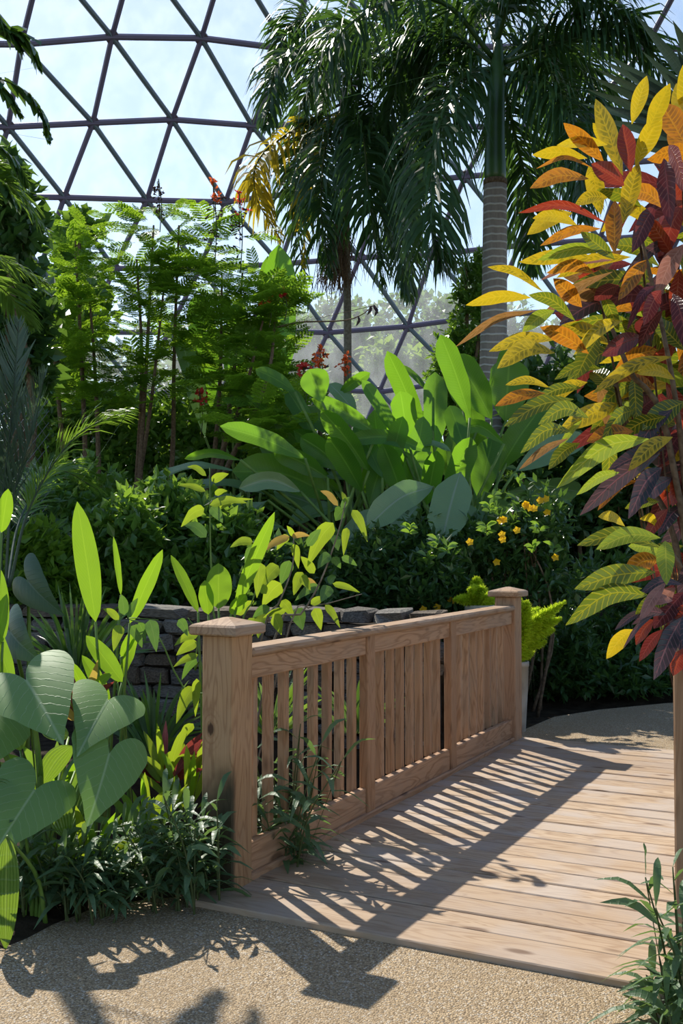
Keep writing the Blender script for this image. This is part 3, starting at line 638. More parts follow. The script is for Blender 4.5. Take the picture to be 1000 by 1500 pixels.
# ------------------------------------------------------------------ bird of paradise / banana-like clumps
def petiole(root, A, foot, r=.018, mat=STEMG, name='stalk', bend=.25):
    A = np.asarray(A, float); f = np.asarray(foot, float); m = (A + f) / 2 + np.array([(f[0] - A[0]) * bend, (f[1] - A[1]) * bend, 0])
    V, F, U = tube(curve_pts([f, m, A], 8), np.linspace(r * 1.5, r * .8, 8), 6); return Geo().add(V, F, U).build(name, mat, root)
BD = 10.0
def clump(name, label, cat, cx, cy, d, leaves, n_fill=0):
    c = P(cx, cy, d); c.z = float(ground_z(c.x, c.y)); root = empty(name, c, label, cat)
    for lf in leaves:
        x0, y0, x1, y1, wd = lf[:5]; mt = lf[5] if len(lf) > 5 else L_BOP; kw = dict(lf[6]) if len(lf) > 6 else {}
        dz = kw.pop('dz', rng.uniform(-.5, .5)); d1 = kw.pop('d1', d + dz + rng.uniform(-.25, .25))
        kw.setdefault('prof', 'paddle'); kw.setdefault('fold', .22); kw.setdefault('sag', .04); kw.setdefault('roll', rng.uniform(-22, 22)); kw.setdefault('wav', .05)
        o, A, B = pxleaf(root, mt, x0, y0, x1, y1, wd, d + dz, d1, k=14, nc=7, **kw)
        foot = np.array(c) + np.array([rng.normal(0, .18), rng.normal(0, .18), -.03]); petiole(root, A, foot, .016)
    return root
G_ = L_BOPG
clump('bird_of_paradise', 'clump of upright glossy paddle leaves in front of the tall palm trunk', 'plant', 665, 880, BD, [
    (688, 612, 645, 490, 34), (720, 614, 665, 520, 46), (637, 662, 637, 545, 35), (622, 645, 567, 514, 30), (596, 642, 586, 573, 36), (584, 644, 530, 556, 20), (628, 574, 588, 535, 9, L_BOP, dict(dz=.5)),
    (678, 602, 651, 548, 14), (740, 618, 746, 524, 57), (732, 545, 742, 512, 18, L_BOP, dict(dz=.6)), (682, 664, 658, 594, 28), (738, 650, 664, 636, 20, L_BOP, dict(sag=.25)), (630, 662, 502, 645, 22, L_BOP, dict(sag=.1, roll=10)),
    (674, 692, 647, 792, 56, G_, dict(roll=8, dz=-.9, d1=8.8)), (634, 713, 537, 772, 42, G_, dict(roll=5, dz=-.9, d1=8.8, sag=.1)), (684, 738, 692, 824, 52, L_BOPG, dict(roll=25, dz=-.6, d1=9.2)), (676, 690, 718, 679, 9, G_, dict(nrm=(-.32, -.43, .84))), (600, 664, 660, 661, 9, G_, dict(sag=.2, nrm=(-.32, -.43, .84))),
    (560, 800, 505, 870, 26, G_, dict(dz=-1., roll=30, d1=8.9)), (612, 740, 570, 800, 26, G_, dict(dz=-.7, roll=40)), (655, 700, 610, 600, 30, L_BOP, dict(dz=.4)), (700, 690, 690, 590, 36, L_BOP, dict(dz=.5)), (612, 700, 556, 610, 26, L_BOP, dict(dz=.4)),
    (730, 690, 790, 600, 40, L_BOP, dict(dz=.4)), (755, 690, 860, 640, 36, G_, dict(dz=.3)), (745, 720, 850, 720, 40, L_BOPG, dict(dz=.2, roll=50)), (760, 640, 800, 575, 34, L_BOP, dict(dz=.5)), (580, 700, 540, 620, 30, L_BOP, dict(dz=.6)), (710, 720, 760, 790, 40, G_, dict(dz=-.2, roll=45)),
    (640, 730, 600, 650, 34, L_BOP, dict(dz=.3)), (560, 720, 548, 600, 32, L_BOP, dict(dz=.1)), (600, 735, 620, 610, 36, L_BOP, dict(dz=-.1)), (655, 740, 690, 640, 36, L_BOP, dict(dz=-.2)), (700, 740, 722, 640, 38, L_BOP, dict(dz=-.1)), (590, 730, 560, 650, 32, L_BOP, dict(dz=-.3)), (625, 740, 640, 660, 30, L_BOP, dict(dz=-.3)), (540, 740, 566, 660, 30, L_BOP, dict(dz=-.2)), (670, 730, 668, 630, 38, L_BOP, dict(dz=.6))])
clump('bird_of_paradise', 'clump of long paddle leaves leaning over the feathery shrubs and young shrub', 'plant', 520, 870, BD, [
    (472, 590, 452, 541, 44, L_BOP, dict(prof='fan')), (496, 577, 542, 546, 17), (522, 607, 482, 562, 13, G_, dict(nrm=(-.32, -.43, .84))), (552, 635, 456, 584, 25), (503, 636, 436, 603, 30), (447, 672, 322, 624, 27, L_BOP, dict(roll=20)), (432, 574, 374, 541, 20),
    (494, 732, 340, 690, 50, L_BOP, dict(sag=.1, roll=15)), (345, 690, 216, 706, 15, G_, dict(sag=.1, nrm=(-.32, -.43, .84))), (392, 733, 308, 794, 19, G_, dict(wav=.25, nrm=(-.32, -.43, .84))), (520, 704, 432, 706, 10, G_, dict(sag=.08, nrm=(-.32, -.43, .84))), (352, 674, 270, 672, 13, L_BOP, dict(sag=.1)), (500, 742, 422, 768, 22, L_BOPG, dict(roll=60)),
    (540, 690, 470, 600, 30), (560, 700, 520, 620, 26), (520, 700, 430, 630, 30, L_BOP, dict(dz=.4)), (500, 720, 380, 655, 34, L_BOP, dict(dz=.4)), (545, 730, 490, 660, 34, L_BOP, dict(dz=.3)), (470, 690, 400, 610, 24, L_BOP, dict(dz=.6)),
    (395, 725, 255, 722, 16, G_, dict(sag=.1, nrm=(-.32, -.43, .84))), (360, 735, 290, 740, 16, G_, dict(nrm=(-.32, -.43, .84))), (480, 750, 400, 720, 26, L_BOPG, dict(roll=40)), (560, 745, 500, 800, 30, G_, dict(dz=-.4, roll=30)), (570, 690, 590, 610, 28), (505, 690, 440, 640, 34, L_BOP, dict(dz=-.2)), (530, 720, 480, 640, 34, L_BOP, dict(dz=-.3)), (480, 700, 400, 660, 30, L_BOP, dict(dz=-.3)), (550, 700, 530, 630, 30, L_BOP, dict(dz=-.1)), (440, 720, 350, 715, 26, L_BOPG, dict(dz=-.3, sag=.15)), (460, 640, 420, 570, 26, L_BOP, dict(dz=.2))])
clump('banana_plant', 'tall banana-like plant with backlit broad leaves inside the feathery shrubs', 'plant', 360, 820, 13.2, [
    (402, 600, 408, 358, 50, L_BOP, dict(roll=25, fold=.3, wav=.02, dz=0)), (385, 560, 392, 375, 30, L_BOP, dict(roll=45, dz=.2)), (310, 600, 288, 430, 40, L_BOP, dict(roll=5, dz=.1)), (340, 600, 350, 440, 34, L_BOP, dict(roll=10, dz=-.1)), (380, 640, 398, 480, 40, L_BOP, dict(roll=-25, dz=-.3)), (300, 640, 258, 470, 30, G_, dict(roll=40))])

# ------------------------------------------------------------------ feathery flowering shrubs
def feather_leaf(seed, np_=7, nl=9):
    r = np.random.default_rng(seed); C = []; D = []; N = []; L = []; g = Geo()
    for i in range(np_):
        y = .06 + .24 * i / (np_ - 1); pl = .115 * math.sin(math.pi * (.25 + .62 * i / np_)) ** .8
        for sg in (-1, 1):
            pd = unit(np.array([sg * .92, .42, -.10 + r.normal(0, .06)]))
            b = np.array([0, y, -.12 * y * y / .3])
            for q in range(nl):
                c = b + pd * pl * (q + .6) / nl; side = np.array([-.42 * sg, .92, 0])
                for s2 in (-1, 1):
                    C.append(c); D.append(unit(side * s2 + pd * .35 + r.normal(0, .08, 3))); N.append(unit(np.array([0, 0, 1.]) + r.normal(0, .2, 3))); L.append(.033 * (1 - .3 * abs(q / nl - .5)))
    V, F, U, R = leaf_cloud(C, np.array(D), np.array(N), np.array(L), np.array(L) * .52, .1)
    g.add(V, F, U, np.full(len(V), r.random()))
    sp = np.array([[0, y, -.12 * y * y / .3] for y in np.linspace(0, .3, 5)]); V, F, U = tube(sp, .002, 4); g.add(V, F, U, .2)
    return g.mesh('leaf')
FEATHER = [feather_leaf(k) for k in range(5)]
for me in FEATHER: me.materials.append(L_FEATHER)
def orient(dirv, upv):
    y = V3(dirv).normalized(); x = y.cross(V3(upv)).normalized(); z = x.cross(y); return Matrix((x, y, z)).transposed().to_4x4()
def inflorescence(root, x, y0, y1, d, mat, n=26, wpx=12, pods=0):
    """spike: stalk from (x,y1) up to (x,y0) in photo pixels with flowers at the head"""
    A = np.array(P(x + 2, y1, d)); B = np.array(P(x, y0, d))
    V, F, U = tube(curve_pts([A, (A + B) / 2 + np.array([.03, 0, 0]), B], 6), .006, 5); st = Geo().add(V, F, U).build('flower_stalk', STEMD, root)
    g = Geo(); ln = np.linalg.norm(B - A)
    for q in range(n):
        f = rng.random() ** 1.5; c = B + (A - B) * f * .3 + rng.normal(0, 1, 3) * np.array([1, 1, .5]) * M(wpx, d) * .4 * (.4 + f)
        for s_ in range(4):
            Vv, Ff, Uu, Rr = leaf_cloud([c], rdir(1), rdir(1), rng.uniform(.03, .055), .03, .3); g.add(Vv, Ff, Uu, Rr)
    tag(g.build('flower_head', mat, st), kind='stuff')
    if pods:
        g = Geo()
        for q in range(pods):
            f = rng.uniform(.15, .75); c = B + (A - B) * f; e = c + np.array([rng.normal(0, M(wpx, d) * .55), rng.normal(0, .06), rng.uniform(-.05, .05)])
            V, F, U = tube([c, (c + e) / 2 + np.array([0, 0, .01]), e], [.003, .003, .014], 4); g.add(V, F, U, rng.random())
        tag(g.build('bud_cluster', PODM, st), kind='stuff')
def feather_shrub(label, cx, d, stems, nleaf, blobs, flowers, scale=1.0, foot=860):
    """blobs: photo ellipses (x, y, rx, ry) where the crown stands; stems: pixel polylines"""
    c = P(cx, foot, d); c.z = float(ground_z(c.x, c.y)); root = empty('pride_of_barbados_shrub', c, label, 'shrub')
    for st in stems:
        pts = [np.array((P(st[0][0], st[0][1], d).x, d + rng.normal(0, .1), c.z - .05))] + [np.array(P(x, y, d + rng.normal(0, .12))) for x, y in st[1:]]
        V, F, U = tube(curve_pts(pts, 14), np.linspace(.045, .012, 14), 6); Geo().add(V, F, U).build('stem', BARK, root)
    tot = sum(b[2] * b[3] for b in blobs)
    for b in blobs:
        for q in range(int(nleaf * b[2] * b[3] / tot) + 1):
            v = rdir(1)[0] * (rng.random() ** .45); x, y = b[0] + v[0] * b[2], b[1] + v[2] * b[3]
            p = P(x, y, d + v[1] * M(b[2], d) * 1.1); out_ = np.array([v[0] + rng.normal(0, .4), v[1] - .2 + rng.normal(0, .5), .18 + rng.normal(0, .25)])
            sc = scale * rng.uniform(.8, 1.3)
            link('leaf', FEATHER[rng.integers(5)], None, root, Matrix.Translation(p) @ orient(out_, (rng.normal(0, .2), rng.normal(0, .2), 1)) @ Matrix.Scale(sc, 4))
    for f in flowers: inflorescence(root, *f[:3], d - .3, *f[3:])
    return root
SD = 12.6
feather_shrub('feathery shrub with yellow-lit foliage beside the light green palm fronds', 110, SD, [[(120, 860), (125, 700), (118, 500), (110, 350)], [(140, 860), (145, 720), (140, 560), (130, 420)], [(100, 860), (95, 700), (80, 520), (75, 420)]], 200,
    [(112, 400, 38, 80), (85, 490, 52, 60), (118, 345, 24, 42), (110, 570, 60, 55), (70, 440, 28, 34), (140, 500, 28, 80)], [])
feather_shrub('tallest feathery shrub, bare purple seed spike at its top', 225, SD, [[(205, 860), (205, 700), (215, 520), (225, 330)], [(185, 860), (195, 760), (220, 600), (240, 420)], [(215, 860), (250, 700), (255, 520), (262, 330)], [(195, 860), (200, 720), (208, 540), (200, 380)]], 210,
    [(228, 385, 38, 70), (232, 470, 42, 80), (218, 325, 30, 28), (262, 308, 22, 16), (205, 560, 45, 60), (250, 420, 22, 60)], [(232, 262, 340, PODM, 8, 9, 30)])
feather_shrub('feathery shrub with two tall orange flower spikes against the glass', 320, SD - .4, [[(280, 860), (310, 700), (322, 560), (325, 400)], [(290, 860), (330, 640), (345, 520), (355, 400)]], 190,
    [(322, 425, 40, 55), (335, 490, 46, 60), (300, 385, 24, 26), (345, 345, 40, 10), (330, 560, 60, 50), (300, 330, 20, 10)], [(312, 262, 400, F_ORANGE, 14, 14, 34), (350, 280, 400, F_RED, 12, 14, 30), (292, 572, 640, F_RED, 18, 12)])
g_ = feather_shrub('feathery shrub beside the tall banana leaf, with a bare twig of dark pods', 395, SD - 1.0, [[(240, 860), (300, 720), (350, 600), (385, 470)], [(250, 860), (330, 690), (390, 560), (405, 440)]], 170,
    [(388, 440, 32, 52), (400, 500, 35, 50), (370, 540, 50, 50), (365, 600, 45, 35), (415, 450, 25, 35), (400, 640, 60, 22)], [(392, 437, 480, F_ORANGE, 12, 12), (415, 425, 470, F_RED, 8, 8)])
tw = [np.array(P(x, y, SD - 1.2)) for x, y in ((405, 480), (440, 472), (500, 470), (528, 462), (546, 448))]
V, F, U = tube(curve_pts(tw, 12), np.linspace(.012, .005, 12), 5); twig = Geo().add(V, F, U).build('twig', BARK, g_)
for x, y in ((524, 464), (541, 448), (547, 446), (550, 450)):
    A = np.array(P(x, y, SD - 1.2)); V, F, U = tube(curve_pts([A, A + np.array([.015, 0, -.04]), A + np.array([.03 * rng.normal(), 0, -.10])], 6), [.004, .012, .016, .016, .012, .003], 5); Geo().add(V, F, U).build('seed_pod', PODM, twig)
feather_shrub('low flowering feathery shrub with orange heads rising before the glass', 455, 10.8, [[(470, 860), (470, 720), (468, 600), (468, 530)], [(500, 860), (508, 700), (506, 600), (505, 545)], [(440, 860), (448, 720), (446, 620), (444, 555)]], 70,
    [(420, 640, 60, 28), (380, 620, 55, 30), (440, 600, 25, 20)], [(468, 508, 600, F_ORANGE, 22, 16, 8), (506, 522, 620, F_ORANGE, 22, 14), (444, 534, 600, F_RED, 22, 14)])

# ------------------------------------------------------------------ croton
CD = 3.55
cb = Vector((1.42, 3.72, 0)); cb.z = float(ground_z(cb.x, cb.y)) + .0
croton = empty('croton_shrub', cb, 'tall croton shrub with yellow, orange, red and dark veined leaves over the railing post', 'shrub')
STEMS = [[(1015, 1100), (1010, 800), (985, 560), (935, 330)], [(1040, 1100), (1060, 800), (1050, 500), (1000, 260)], [(1020, 1100), (1000, 850), (940, 690), (900, 560)], [(1030, 1100), (1010, 900), (1000, 840), (978, 800)], [(1060, 1100), (1100, 700), (1110, 450), (1090, 300)], [(1015, 1100), (990, 700), (920, 540), (880, 440)]]
for st in STEMS:
    pts = [np.array(P(x, y, CD + .2 + rng.normal(0, .08))) for x, y in st]; pts[0] = np.array(cb) + np.array([rng.normal(0, .06), rng.normal(0, .06), -.03])
    V, F, U = tube(curve_pts(pts, 14), np.linspace(.015, .006, 14), 7); Geo().add(V, F, U).build('stem', BARK, croton)
CL = """Y 925 182 947 111 23|Y 930 242 968 165 30|Y 947 195 981 122 27|S 912 257 872 145 29|O 884 237 825 180 25|Y 860 232 779 227 20|Y 890 212 815 213 18|O 868 246 785 247 7|O 862 262 776 276 23|R 914 272 866 240 30|S 862 243 880 314 28
O 900 372 900 294 27|S 912 328 935 238 28|R 924 252 912 182 28|R 888 327 759 312 14|Y 838 312 772 344 25|Y 845 330 780 320 20|O 880 335 791 360 16|L 892 366 787 381 20|M 972 232 982 332 28|O 1003 212 967 150 38|Y 1004 205 990 122 26|Y 1010 190 1000 95 26
S 880 380 760 384 23|P 897 381 791 411 11|S 795 427 714 391 13|Y 778 436 682 447 20|B 784 455 667 508 12|G 842 470 774 432 20|L 812 455 765 486 22|B 897 398 786 471 14|S 815 497 716 515 21|S 812 517 728 540 27|O 862 518 791 479 27|S 985 522 867 577 20|Y 998 566 873 593 36|Y 988 556 932 547 19
S 805 568 740 564 13|O 798 576 725 595 19|G 840 585 738 625 24|G 852 568 782 588 18|G 1004 588 940 630 34|G 1004 514 954 466 28|G 862 612 788 622 25|G 836 632 762 664 23|B 832 642 760 688 12|G 849 649 803 688 21|L 852 615 818 656 10|O 928 632 859 647 26|L 950 643 815 715 31
L 907 692 844 725 16|D 967 664 849 755 28|O 933 704 875 748 15|D 969 685 920 760 29|D 975 656 891 688 24|R 998 640 963 740 31|R 1001 688 984 742 25|M 1001 629 968 681 25|D 1000 741 964 785 22|Y 915 771 876 757 16|L 967 788 873 805 26|G 967 802 845 799 25|G 960 838 841 863 34
G 950 872 828 916 32|G 940 862 865 880 20|O 965 819 913 851 33|L 974 792 976 857 27|Y 965 774 937 760 14|P 975 853 936 912 18|D 949 893 900 923 12|P 989 861 952 902 26|M 1002 867 957 921 31|Y 930 922 888 965 23|D 999 904 957 996 30|M 970 922 936 969 18|R 959 908 931 945 20|D 959 900 912 950 8|D 999 856 936 872 16
P 1002 357 961 433 28|R 995 394 988 473 25|D 999 350 905 416 18|M 961 418 918 484 13|R 968 425 942 477 24|M 941 493 881 521 30|G 880 428 906 484 19|O 852 450 810 408 26|M 907 418 870 440 24|G 930 560 875 600 22|M 985 430 1010 520 28|R 1000 300 965 390 30|S 960 330 905 300 22|G 900 380 850 340 22
D 960 480 915 560 24|M 930 520 900 590 24|R 975 560 1005 640 26|S 910 470 840 520 22|G 880 540 812 556 18|S 860 560 800 600 20|O 870 400 800 400 20|M 960 300 925 370 26|O 950 380 905 440 24|R 985 250 1015 330 28|S 935 300 880 340 24|G 930 600 880 650 24|D 985 600 930 660 24|L 930 590 888 628 20
G 1000 800 940 830 26|D 1000 830 1010 920 28|R 1000 950 985 990 22|D 1005 890 1012 975 26|M 990 905 975 960 22|R 1012 880 985 940 26|D 985 880 1000 960 24|M 1020 900 1000 985 24|M 1010 700 1000 790 28|Y 905 225 868 180 20|S 890 290 842 300 20|D 985 700 935 740 24|M 990 720 950 775 22|G 965 735 915 745 18|R 978 745 945 790 20|S 985 640 920 690 24|G 975 610 905 640 24|O 960 570 905 560 22|G 985 480 925 520 24|M 970 455 935 510 22|G 985 880 930 900 24|L 970 815 920 800 22|G 985 830 930 790 24|P 985 880 945 885 18|D 975 900 925 915 16"""
for q, item in enumerate(CL.replace('\n', '|').split('|')):
    c, x0, y0, x1, y1, wd = item.split(); x0, y0, x1, y1, wd = map(float, (x0, y0, x1, y1, wd))
    ddz = rng.uniform(-.18, .18) + (.12 if q > 85 else 0) + (.12 if x0 > 985 else 0); wd *= 1.04
    if y1 > 850 and x0 > 945: ddz = -.52 + rng.uniform(-.06, .06)
    pxleaf(croton, CR[c], x0, y0, x1, y1, wd, CD + ddz, CD + ddz - rng.uniform(-.08, .14), sag=rng.uniform(.04, .18) if y1 > y0 - 40 else .02, roll=rng.uniform(-28, 28), prof='croton', fold=.2, wav=.10, k=12)
for q in range(215):      # the inner and rear whorls
    x0, y0 = rng.uniform(860, 1075), rng.uniform(200, 900)
    if x0 < 930 and (y0 < 330 or y0 > 640): continue
    if x0 < 960 and y0 > 700: continue
    an = rng.uniform(0, 6.28); ln = rng.uniform(75, 125); c = rng.choice(list('GMRDOSBL'), p=[.26, .2, .1, .18, .1, .06, .06, .04])
    dd = CD + .15 + rng.uniform(0, .4)
    x1, y1 = x0 + math.cos(an) * ln, y0 - math.sin(an) * ln * .7 + 18
    if x1 < 800 or y1 > 930 or (y1 < 150 and x1 < 930): continue
    pxleaf(croton, CR[c], x0, y0, x1, y1, rng.uniform(22, 32), dd, dd + rng.uniform(-.15, .2), sag=rng.uniform(.02, .15), roll=rng.uniform(-50, 50), prof='croton', fold=.2, wav=.10, k=9)
# ------------------------------------------------------------------ generic leafy masses
def leafy(name, label, cat, blobs, d, n, ll, lw, mat, group=None, stems=3, stem_r=.02, stem_mat=BARK, up=.2, depth=1.0, foot=None, clus=9, spread=1.6, cx=None, ground=None, shell=.5):
    """shrub or tree: foliage fills photo ellipses (x, y, rx, ry) at depth d"""
    xm = cx if cx is not None else sum(b[0] for b in blobs) / len(blobs); c = P(xm, 850, d); c.z = float(ground_z(c.x, c.y)) if ground is None else ground
    root = empty(name, c, label, cat, group)
    C = []; D = []
    tot = sum(b[2] * b[3] for b in blobs); tips = []
    for b in blobs:
        m = max(3, int(n / clus * b[2] * b[3] / tot))
        v = rdir(m) * (shell + (1 - shell) * rng.random(m) ** .5)[:, None]
        for q in v:
            p = np.array(P(b[0] + q[0] * b[2], b[1] - q[2] * b[3], d)) + np.array([0, q[1] * M(b[2], d) * depth, 0])
            p[2] = max(p[2], c.z + ll * .4)
            dr = unit(q + np.array([0, 0, up]) + rng.normal(0, .35, 3)); tips.append(p)
            t = rng.uniform(-1, .3, clus)[:, None] * ll * spread
            C.append(p + dr * t); D.append(unit(dr * .5 + rdir(clus) * .9 + np.array([0, 0, up * .3])))
    C = np.concatenate(C); D = np.concatenate(D); N = unit(np.array([0, 0, 1.]) + rng.normal(0, .55, C.shape)); sc = rng.uniform(.65, 1.25, len(C))
    V, F, U, R = leaf_cloud(C, D, N, ll * sc, lw * sc, .25); o = Geo().add(V, F, U, R).build('foliage', mat, root, smooth=False); tag(o, kind='stuff')
    for q in range(stems):
        tp = tips[rng.integers(len(tips))]; f = np.array([c.x + rng.normal(0, .12), c.y + rng.normal(0, .12), c.z - .05])
        V, F, U = tube(curve_pts([f, (f + tp) / 2 + np.array([rng.normal(0, .1), 0, .15]), tp], 9), np.linspace(stem_r, stem_r * .35, 9), 5); Geo().add(V, F, U).build('trunk' if stem_r > .05 else 'stem', stem_mat, root)
    return root
# trees outside the glass
for k, (x, y, rx, ry, d, m) in enumerate(((455, 520, 48, 62, 58, 0), (540, 500, 60, 60, 62, 0), (500, 470, 40, 40, 75, 0), (600, 480, 55, 62, 72, 0), (650, 490, 50, 55, 60, 0), (512, 530, 26, 55, 50, 0), (560, 545, 34, 46, 46, 1), (690, 480, 60, 60, 66, 0), (420, 510, 50, 60, 66, 0), (350, 540, 60, 70, 64, 0), (620, 550, 40, 40, 46, 1), (760, 500, 60, 60, 64, 0), (260, 560, 70, 60, 64, 0), (150, 560, 70, 60, 66, 0), (860, 520, 70, 60, 64, 0))):
    lb = ('hazy green tree outside the glass, seen past the low orange flower heads', 'hazy green tree outside the glass, seen under the twig of dark pods', 'faint green tree outside the glass, highest behind the slender palm stem', 'hazy green tree outside the glass, its top above the horizontal strut beside the ringed trunk', 'hazy green tree outside the glass, behind the small-leaved vine-clad tree',
          'narrow green tree outside the glass, right behind the slender palm stem', 'pale yellow-green rounded tree outside the glass, above the upright paddle leaves')[k] if k < 7 else 'pale yellow-green tree outside the glass, low behind the vine-clad tree' if m else 'hazy green tree outside the glass, mostly hidden by the plants inside'
    leafy('outdoor_tree', lb, 'tree', [(x, y, rx, ry), (x - rx * .4, y + ry * .5, rx * .7, ry * .6), (x + rx * .4, y + ry * .5, rx * .7, ry * .6), (x, y + ry * 1.2, rx * .9, ry * .9)], d, 2600, .5, .38, L_FARY if m else L_FAR, group='trees outside the glass', stems=2, stem_r=.22, ground=-.6, clus=8, spread=1.8)
# vine-clad tree beside the palm trunk
leafy('leafy_tree', 'tree clad in small bright leaves beside the ringed palm trunk', 'tree', [(690, 420, 26, 50), (668, 520, 36, 40), (690, 490, 34, 60), (655, 560, 36, 40), (690, 590, 40, 60), (700, 400, 18, 30)], 14.6, 7000, .10, .05, L_MID, stems=5, stem_r=.06, clus=10)
# broad-leaved dark tree at the left
leafy('broadleaf_tree', 'dark broad-leaved tree behind the arching light green palm fronds', 'tree', [(20, 330, 38, 60), (0, 420, 60, 60), (40, 470, 40, 40), (15, 250, 25, 30), (20, 520, 60, 60)], 10.5, 2600, .2, .13, L_DARK, stems=4, stem_r=.07, clus=6)
leafy('broadleaf_tree', 'round-leaved tree top rising behind the yellow-lit feathery shrub', 'tree', [(108, 335, 26, 28), (130, 330, 18, 20), (100, 370, 26, 30), (110, 450, 60, 60), (60, 520, 60, 60)], 15., 2400, .17, .14, L_MID, stems=4, stem_r=.07, clus=6)
# undergrowth behind the feathery shrubs, back to front
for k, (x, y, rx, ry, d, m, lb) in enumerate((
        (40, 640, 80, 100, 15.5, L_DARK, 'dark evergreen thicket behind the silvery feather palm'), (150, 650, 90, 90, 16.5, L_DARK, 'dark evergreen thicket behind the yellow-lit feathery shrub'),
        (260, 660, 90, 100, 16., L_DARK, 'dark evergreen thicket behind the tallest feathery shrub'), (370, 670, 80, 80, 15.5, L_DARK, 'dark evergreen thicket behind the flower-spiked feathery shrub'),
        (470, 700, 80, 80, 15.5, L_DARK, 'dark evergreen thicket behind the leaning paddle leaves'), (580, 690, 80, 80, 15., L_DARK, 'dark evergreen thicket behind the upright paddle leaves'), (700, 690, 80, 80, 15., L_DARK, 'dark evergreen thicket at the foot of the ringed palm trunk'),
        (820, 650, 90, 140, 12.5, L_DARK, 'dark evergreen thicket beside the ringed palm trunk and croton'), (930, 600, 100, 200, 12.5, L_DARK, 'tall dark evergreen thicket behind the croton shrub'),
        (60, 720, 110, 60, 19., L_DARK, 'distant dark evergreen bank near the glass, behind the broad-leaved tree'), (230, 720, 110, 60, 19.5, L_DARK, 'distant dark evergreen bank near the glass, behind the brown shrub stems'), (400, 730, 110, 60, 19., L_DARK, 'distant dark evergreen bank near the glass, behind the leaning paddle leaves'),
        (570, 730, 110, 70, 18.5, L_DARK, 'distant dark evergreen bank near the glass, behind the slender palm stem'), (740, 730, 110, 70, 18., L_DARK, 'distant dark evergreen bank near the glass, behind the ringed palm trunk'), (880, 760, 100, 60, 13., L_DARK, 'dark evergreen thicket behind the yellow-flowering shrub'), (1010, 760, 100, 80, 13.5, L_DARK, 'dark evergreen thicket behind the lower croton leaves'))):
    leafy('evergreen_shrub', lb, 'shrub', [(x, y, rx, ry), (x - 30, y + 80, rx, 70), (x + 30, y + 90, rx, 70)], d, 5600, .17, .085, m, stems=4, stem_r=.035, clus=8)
for k, (x, y, lb) in enumerate(((90, 600, 'leafy mid-green shrub filling the gap behind the yellow-lit feathery shrub'), (190, 620, 'leafy mid-green shrub between the brown stems of the tallest feathery shrub'), (290, 610, 'leafy mid-green shrub below the two tall orange flower spikes'), (390, 600, 'leafy mid-green shrub below the tall banana leaf'))):
    leafy('leafy_shrub', lb, 'shrub', [(x, y, 60, 55), (x - 20, y + 60, 60, 50), (x + 20, y + 110, 60, 60)], 14.2, 3600, .15, .085, L_MID, stems=4, stem_r=.03, clus=7)
for k, (x, y, rx, ry, d, n, m, lb) in enumerate((
        (250, 760, 70, 60, 9.6, 6000, L_MID, 'small-leaved shrub with glinting leaves between the brown stems'), (330, 790, 60, 60, 9.2, 4500, L_MID, 'small-leaved dark shrub under the silvery paddle leaf'),
        (190, 790, 60, 70, 9., 5000, L_MID, 'small-leaved dark shrub behind the tall single canna leaf'), (120, 740, 70, 70, 10.5, 4500, L_MID, 'small-leaved shrub below the yellow-lit feathery shrub'),
        (60, 830, 60, 60, 8.3, 5000, L_LIGHT, 'sunlit trailing shrub behind the dark elephant ear leaf'), (20, 760, 60, 70, 9., 3500, L_DARK, 'dark shrub at the foot of the silvery feather palm'), (420, 830, 60, 40, 8.6, 3600, L_DARK, 'low dark shrub behind the young yellow-green shrub'))):
    leafy('small_leaved_shrub', lb, 'shrub', [(x, y, rx, ry), (x - 25, y + 50, rx, ry * .8), (x + 25, y + 60, rx, ry * .8)], d, n, .12, .06, m, stems=5, stem_r=.014, clus=9)  # lighter leaf colours stand in for sun flecks on these shrubs
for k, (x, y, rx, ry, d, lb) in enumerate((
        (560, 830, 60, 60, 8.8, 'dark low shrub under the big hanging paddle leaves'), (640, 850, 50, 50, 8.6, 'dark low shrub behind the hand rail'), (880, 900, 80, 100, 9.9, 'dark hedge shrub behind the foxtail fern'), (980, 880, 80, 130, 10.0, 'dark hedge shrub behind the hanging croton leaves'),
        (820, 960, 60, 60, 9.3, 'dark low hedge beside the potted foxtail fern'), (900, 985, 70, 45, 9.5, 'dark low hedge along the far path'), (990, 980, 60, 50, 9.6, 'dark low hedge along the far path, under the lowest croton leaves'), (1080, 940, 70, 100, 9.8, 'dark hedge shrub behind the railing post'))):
    leafy('hedge_shrub', lb, 'shrub', [(x, y, rx, ry), (x - 20, y + ry * .5, rx, ry * .6), (x + 20, y + ry * .5, rx, ry * .6)], d, 4800, .10, .04, L_DARK, stems=4, stem_r=.014, clus=9)
